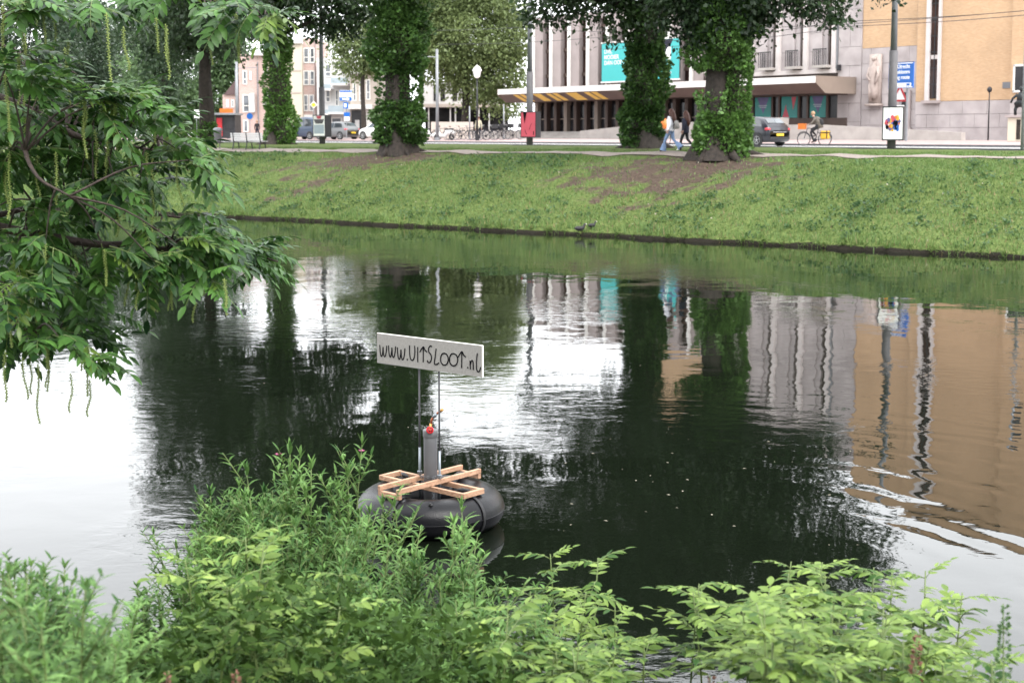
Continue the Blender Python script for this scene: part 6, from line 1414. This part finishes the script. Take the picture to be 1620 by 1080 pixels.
for px, yt, Y, lb in ((458, 702, 7.7, 'tallest willowherb stem with pink flower, left of the raft'), (543, 708, 7.9, 'tall willowherb stem with pink flower just left of the raft'), (338, 768, 8.0, 'tall willowherb at the edge of the white water reflection'), (425, 742, 7.6, 'willowherb stem left of the tallest flowering one'), (508, 768, 7.8, 'willowherb stem between the two flowering ones'),
                  (645, 798, 7.9, 'willowherb tip in front of the black tube'), (745, 808, 7.9, 'willowherb tip before the right side of the tube'), (612, 800, 7.8, 'willowherb tip before the left side of the tube'), (700, 812, 7.8, 'willowherb tip below the middle of the tube'), (440, 728, 7.9, 'willowherb stem close behind the tallest flowering one'), (475, 745, 7.7, 'willowherb stem just right of the tallest one'), (385, 775, 7.8, 'willowherb stem midway up the left slope of the clump'), (300, 808, 8.0, 'willowherb stem at the left shoulder of the clump'), (560, 765, 7.9, 'willowherb stem right beside the second flowering one')):
    t_ = willow(px, yt, Y, lb)
    if t_ and 'with pink flower' in lb:
        b = MB()
        for k in range(5): a = k * 1.257; leaflet(b, np.zeros(3), (math.cos(a), math.sin(a), .8), (0, 0, 1), .03, .02)
        o = b.part('flower', 'pink_flower', t_, world=False); st_ = [c for c in t_.children if c.name.startswith('stem')][0]; vt = max((v_.co for v_ in st_.data.vertices), key=lambda c: c.z); o.location = [vt[i] * st_.scale[i] * (1, 1, .975)[i] for i in range(3)]; o.scale = (.8, .8, .8)
g2 = random.Random(5)
for k in range(240):
    px = g2.uniform(185, 820); yt = np.interp(px, ox, oy) + 22 + 260 * g2.random() ** 1.25 + (50 if 560 < px < 790 else 0); Y = max(4.8, min(8.2, 8.1 - 2.2 * (yt - 740) / 340 + g2.uniform(-.5, .4)))
    if yt > 1075: continue
    willow(px, yt, Y, 'leafy willowherb stem ' + ('beside the white water' if px < 330 else 'around the foot of the tall flowering stems' if px < 560 else 'in front of the black tube and raft' if px < 700 else 'at the right end of the clump') + (', low down' if yt > 930 else ', further back'))
for k in range(26):
    px = g2.uniform(790, 985); yt = np.interp(px, ox, oy) + 30 + 110 * g2.random(); willow(px, min(yt, 1065), g2.uniform(6.0, 7.2), 'leafy willowherb stem below the ash seedlings right of the raft')
for k in range(34):
    px = g2.uniform(-20, 165); yt = np.interp(px, ox, oy) - 25 + 130 * g2.random(); willow(px, min(yt, 1065), g2.uniform(3.6, 6.2), 'soft blurred leafy stem in the lower left corner')
for k in range(46):
    px = g2.uniform(-30, 215); yt = 965 + 60 * g2.random(); willow(px, yt, g2.uniform(7.2, 9.6), 'short leafy stem at the waterline in the lower left')
def ash(px, ytop, Y, label, n=9, group='ash seedlings on the near bank'):
    p = near_base(px, Y); z1 = at(px, ytop, Y)[2]; H_ = z1 - p[2]
    if H_ < .25: return
    t_ = thing('ash_seedling', label, 'plant', p - [0, 0, .05], 0, group); g = random.Random(int(px * 7 + ytop))
    bx_, by_ = g.uniform(-.1, .1), g.uniform(-.1, .1); ax = lambda t: np.array([bx_ * t * t, by_ * t * t, t * (H_ + .05)]); b = MB(); b.tube([ax(t) for t in np.linspace(0, 1, 8)], np.linspace(.009, .003, 8), 6); b.part('stem', 'stem_green', t_, True, world=False)
    for k in range(n):
        t = 1 - (k // 2) * (.085 / max(H_, .5)) * 1.0 - .02; a = (k % 2) * math.pi + (k // 2) * 1.4 + g.uniform(-.4, .4); el = g.uniform(.15, .75)
        d = np.array([math.cos(a) * math.cos(el), math.sin(a) * math.cos(el), math.sin(el)]); q_ = ax(max(t, .15)) + p - [0, 0, .05]
        place_leaf(g.choice(AL), q_, d, t_, g.uniform(-.4, .4), g.uniform(.75, 1.15) * (1 if t < .93 else .8))
al = [(885, 872, 7.2, 'slender ash seedling right of the raft, tallest there'), (935, 890, 7.0, 'ash seedling with yellowish leaves right of the tallest there'), (905, 935, 6.8, 'ash seedling behind the right end of the willowherb clump'), (975, 950, 6.7, 'ash seedling near the open dark water gap'), (1020, 1000, 6.5, 'low ash seedling arching into the dark water gap'), (830, 930, 6.9, 'ash seedling at the right shoulder of the willowherb clump'), (860, 975, 6.5, 'lower ash seedling at the right shoulder of the clump'),
      (1090, 925, 6.6, 'slim ash seedling standing alone at the dark water gap'), (1128, 935, 6.5, 'ash seedling second from the dark gap'), (1225, 885, 6.6, 'tall ash seedling in the right clump, left peak'), (1272, 880, 6.6, 'tallest ash seedling of the right clump'), (1330, 896, 6.5, 'ash seedling right of the tallest one in the right clump'), (1375, 905, 6.4, 'ash seedling with arching tip toward the white water'), (1412, 915, 6.3, 'ash seedling at the right slope of the right clump'), (1185, 925, 6.5, 'ash seedling at the left slope of the right clump'), (1470, 905, 6.2, 'thin ash seedling against the white water'), (1510, 945, 6.1, 'small ash seedling against the white water, further right')]
for q_ in al: ash(*q_[:3], q_[3], 11)
for k in range(46):
    px = g2.uniform(1165, 1640); yt = np.interp(px, [1100, 1150, 1230, 1300, 1400, 1470, 1530, 1640], [1010, 960, 915, 915, 930, 955, 990, 1010]) + 25 + 100 * g2.random()
    if yt < 1070: ash(px, yt, g2.uniform(4.6, 6.2), 'leafy ash seedling in the light green right hand clump', 9)
for k in range(16):
    px = g2.uniform(790, 975); yt = np.interp(px, ox, oy) + 10 + 90 * g2.random(); ash(px, min(yt, 1066), g2.uniform(5.4, 6.6), 'leafy ash seedling in the clump right of the raft', 8)
for k in range(15):
    px = g2.uniform(280, 800); yt = np.interp(px, ox, oy) + 80 + 160 * g2.random(); ash(px, min(yt, 1060), g2.uniform(5.2, 7.0), 'yellowish ash seedling scattered among the willowherb stems', 8)
# undergrowth filling the bank below
nu = 30000; pxs = rng.uniform(-150, 1770, nu); Ys = rng.uniform(4.9, 8.3, nu); xs = (pxs - 810) / F * Ys / .985; of = noff(xs, Ys)
k = (of > -.1) & ~((pxs > 1005) & (pxs < 1140) & (Ys > 5.0)); xs, Ys, pxs = xs[k], Ys[k], pxs[k]
lim = np.interp(pxs, ox + [1100, 1150, 1250, 1400, 1500, 1800], oy + [1075, 1010, 960, 965, 1010, 1030]) + 185
zt = CAMH - (lim - 213) / F * Ys; z0 = nz(xs, Ys); zz = z0 + (np.clip(zt - z0, .05, .9)) * rng.random(len(xs)) ** .7
P = np.stack([xs, Ys, zz], -1); D = rng.normal(size=(len(xs), 3)) * [1, 1, .6] + [0, -.2, .35]
vv, ff = leaf_cloud(P, D, .06, .36)
tag(link('undergrowth', np_mesh('undergrowth', vv, ff, 'leaf_under')), 'tangled green undergrowth at the foot of the near bank plants', 'undergrowth', kind='stuff')
# russet dock and grass heads rising in the blurred foreground
for px, yt, Y, lb in ((1460, 985, 5.0, 'russet dock seed spike at the lower right'), (1600, 935, 4.8, 'tall blurred green spike at the lower right edge'), (255, 1040, 4.6, 'russet dock spike at the lower left'), (365, 1040, 4.5, 'russet dock spike below the willowherb clump'), (1130, 1050, 4.9, 'russet dock spike below the dark gap')):
    p = near_base(px, Y); z1 = at(px, yt, Y)[2]; t_ = thing('dock_plant', lb, 'plant', p - [0, 0, .05], 0, 'dock spikes in the foreground'); H_ = z1 - p[2]; b = MB(); b.tube([(0, 0, 0), (.02, 0, H_ * .5), (.0, .02, H_)], [.006, .005, .002], 5); b.part('stem', 'stem_green', t_, True, world=False)
    n = 260; zq = rng.uniform(max(.1, H_ - .42), H_, n); a = rng.uniform(0, 6.28, n); r_ = .028 * (1.1 - (zq - H_ + .42) / .42); P = np.stack([r_ * np.cos(a), r_ * np.sin(a), zq], -1); v, f = leaf_cloud(P, np.stack([np.cos(a), np.sin(a), 0 * a + .4], -1), .014, .8)
    link('seed_head', np_mesh('seed_head', v, f, 'red_brown_leaf' if 'green' not in lb else 'weed'), t_)['kind'] = 'stuff'
# drifting petals and leaf scraps on the water
nd = 34; q_ = np.array([onz(px, py, .004) for px, py in zip(rng.uniform(880, 1420, nd), rng.uniform(640, 900, nd) ** .5 * rng.uniform(640, 900, nd) ** .5)]); q2 = np.array([onz(px, py, .004) for px, py in zip(rng.uniform(200, 1600, 30), rng.uniform(430, 720, 30))]); Q = np.concatenate([q_, q2])
a = rng.uniform(0, 6.28, len(Q)); s_ = rng.uniform(.008, .026, len(Q)); u = np.stack([np.cos(a), np.sin(a), 0 * a], -1) * s_[:, None]; w = np.stack([-np.sin(a), np.cos(a), 0 * a], -1) * s_[:, None] * .5
v = np.stack([Q - u, Q + w + [0, 0, .003], Q + u, Q - w + [0, 0, .002]], 1).reshape(-1, 3); f = np.arange(4 * len(Q)).reshape(-1, 4)
tag(link('drifting_scraps', np_mesh('drifting_scraps', v, f, 'petal')), 'pale petals and leaf scraps drifting on the dark water', 'petals', kind='stuff')
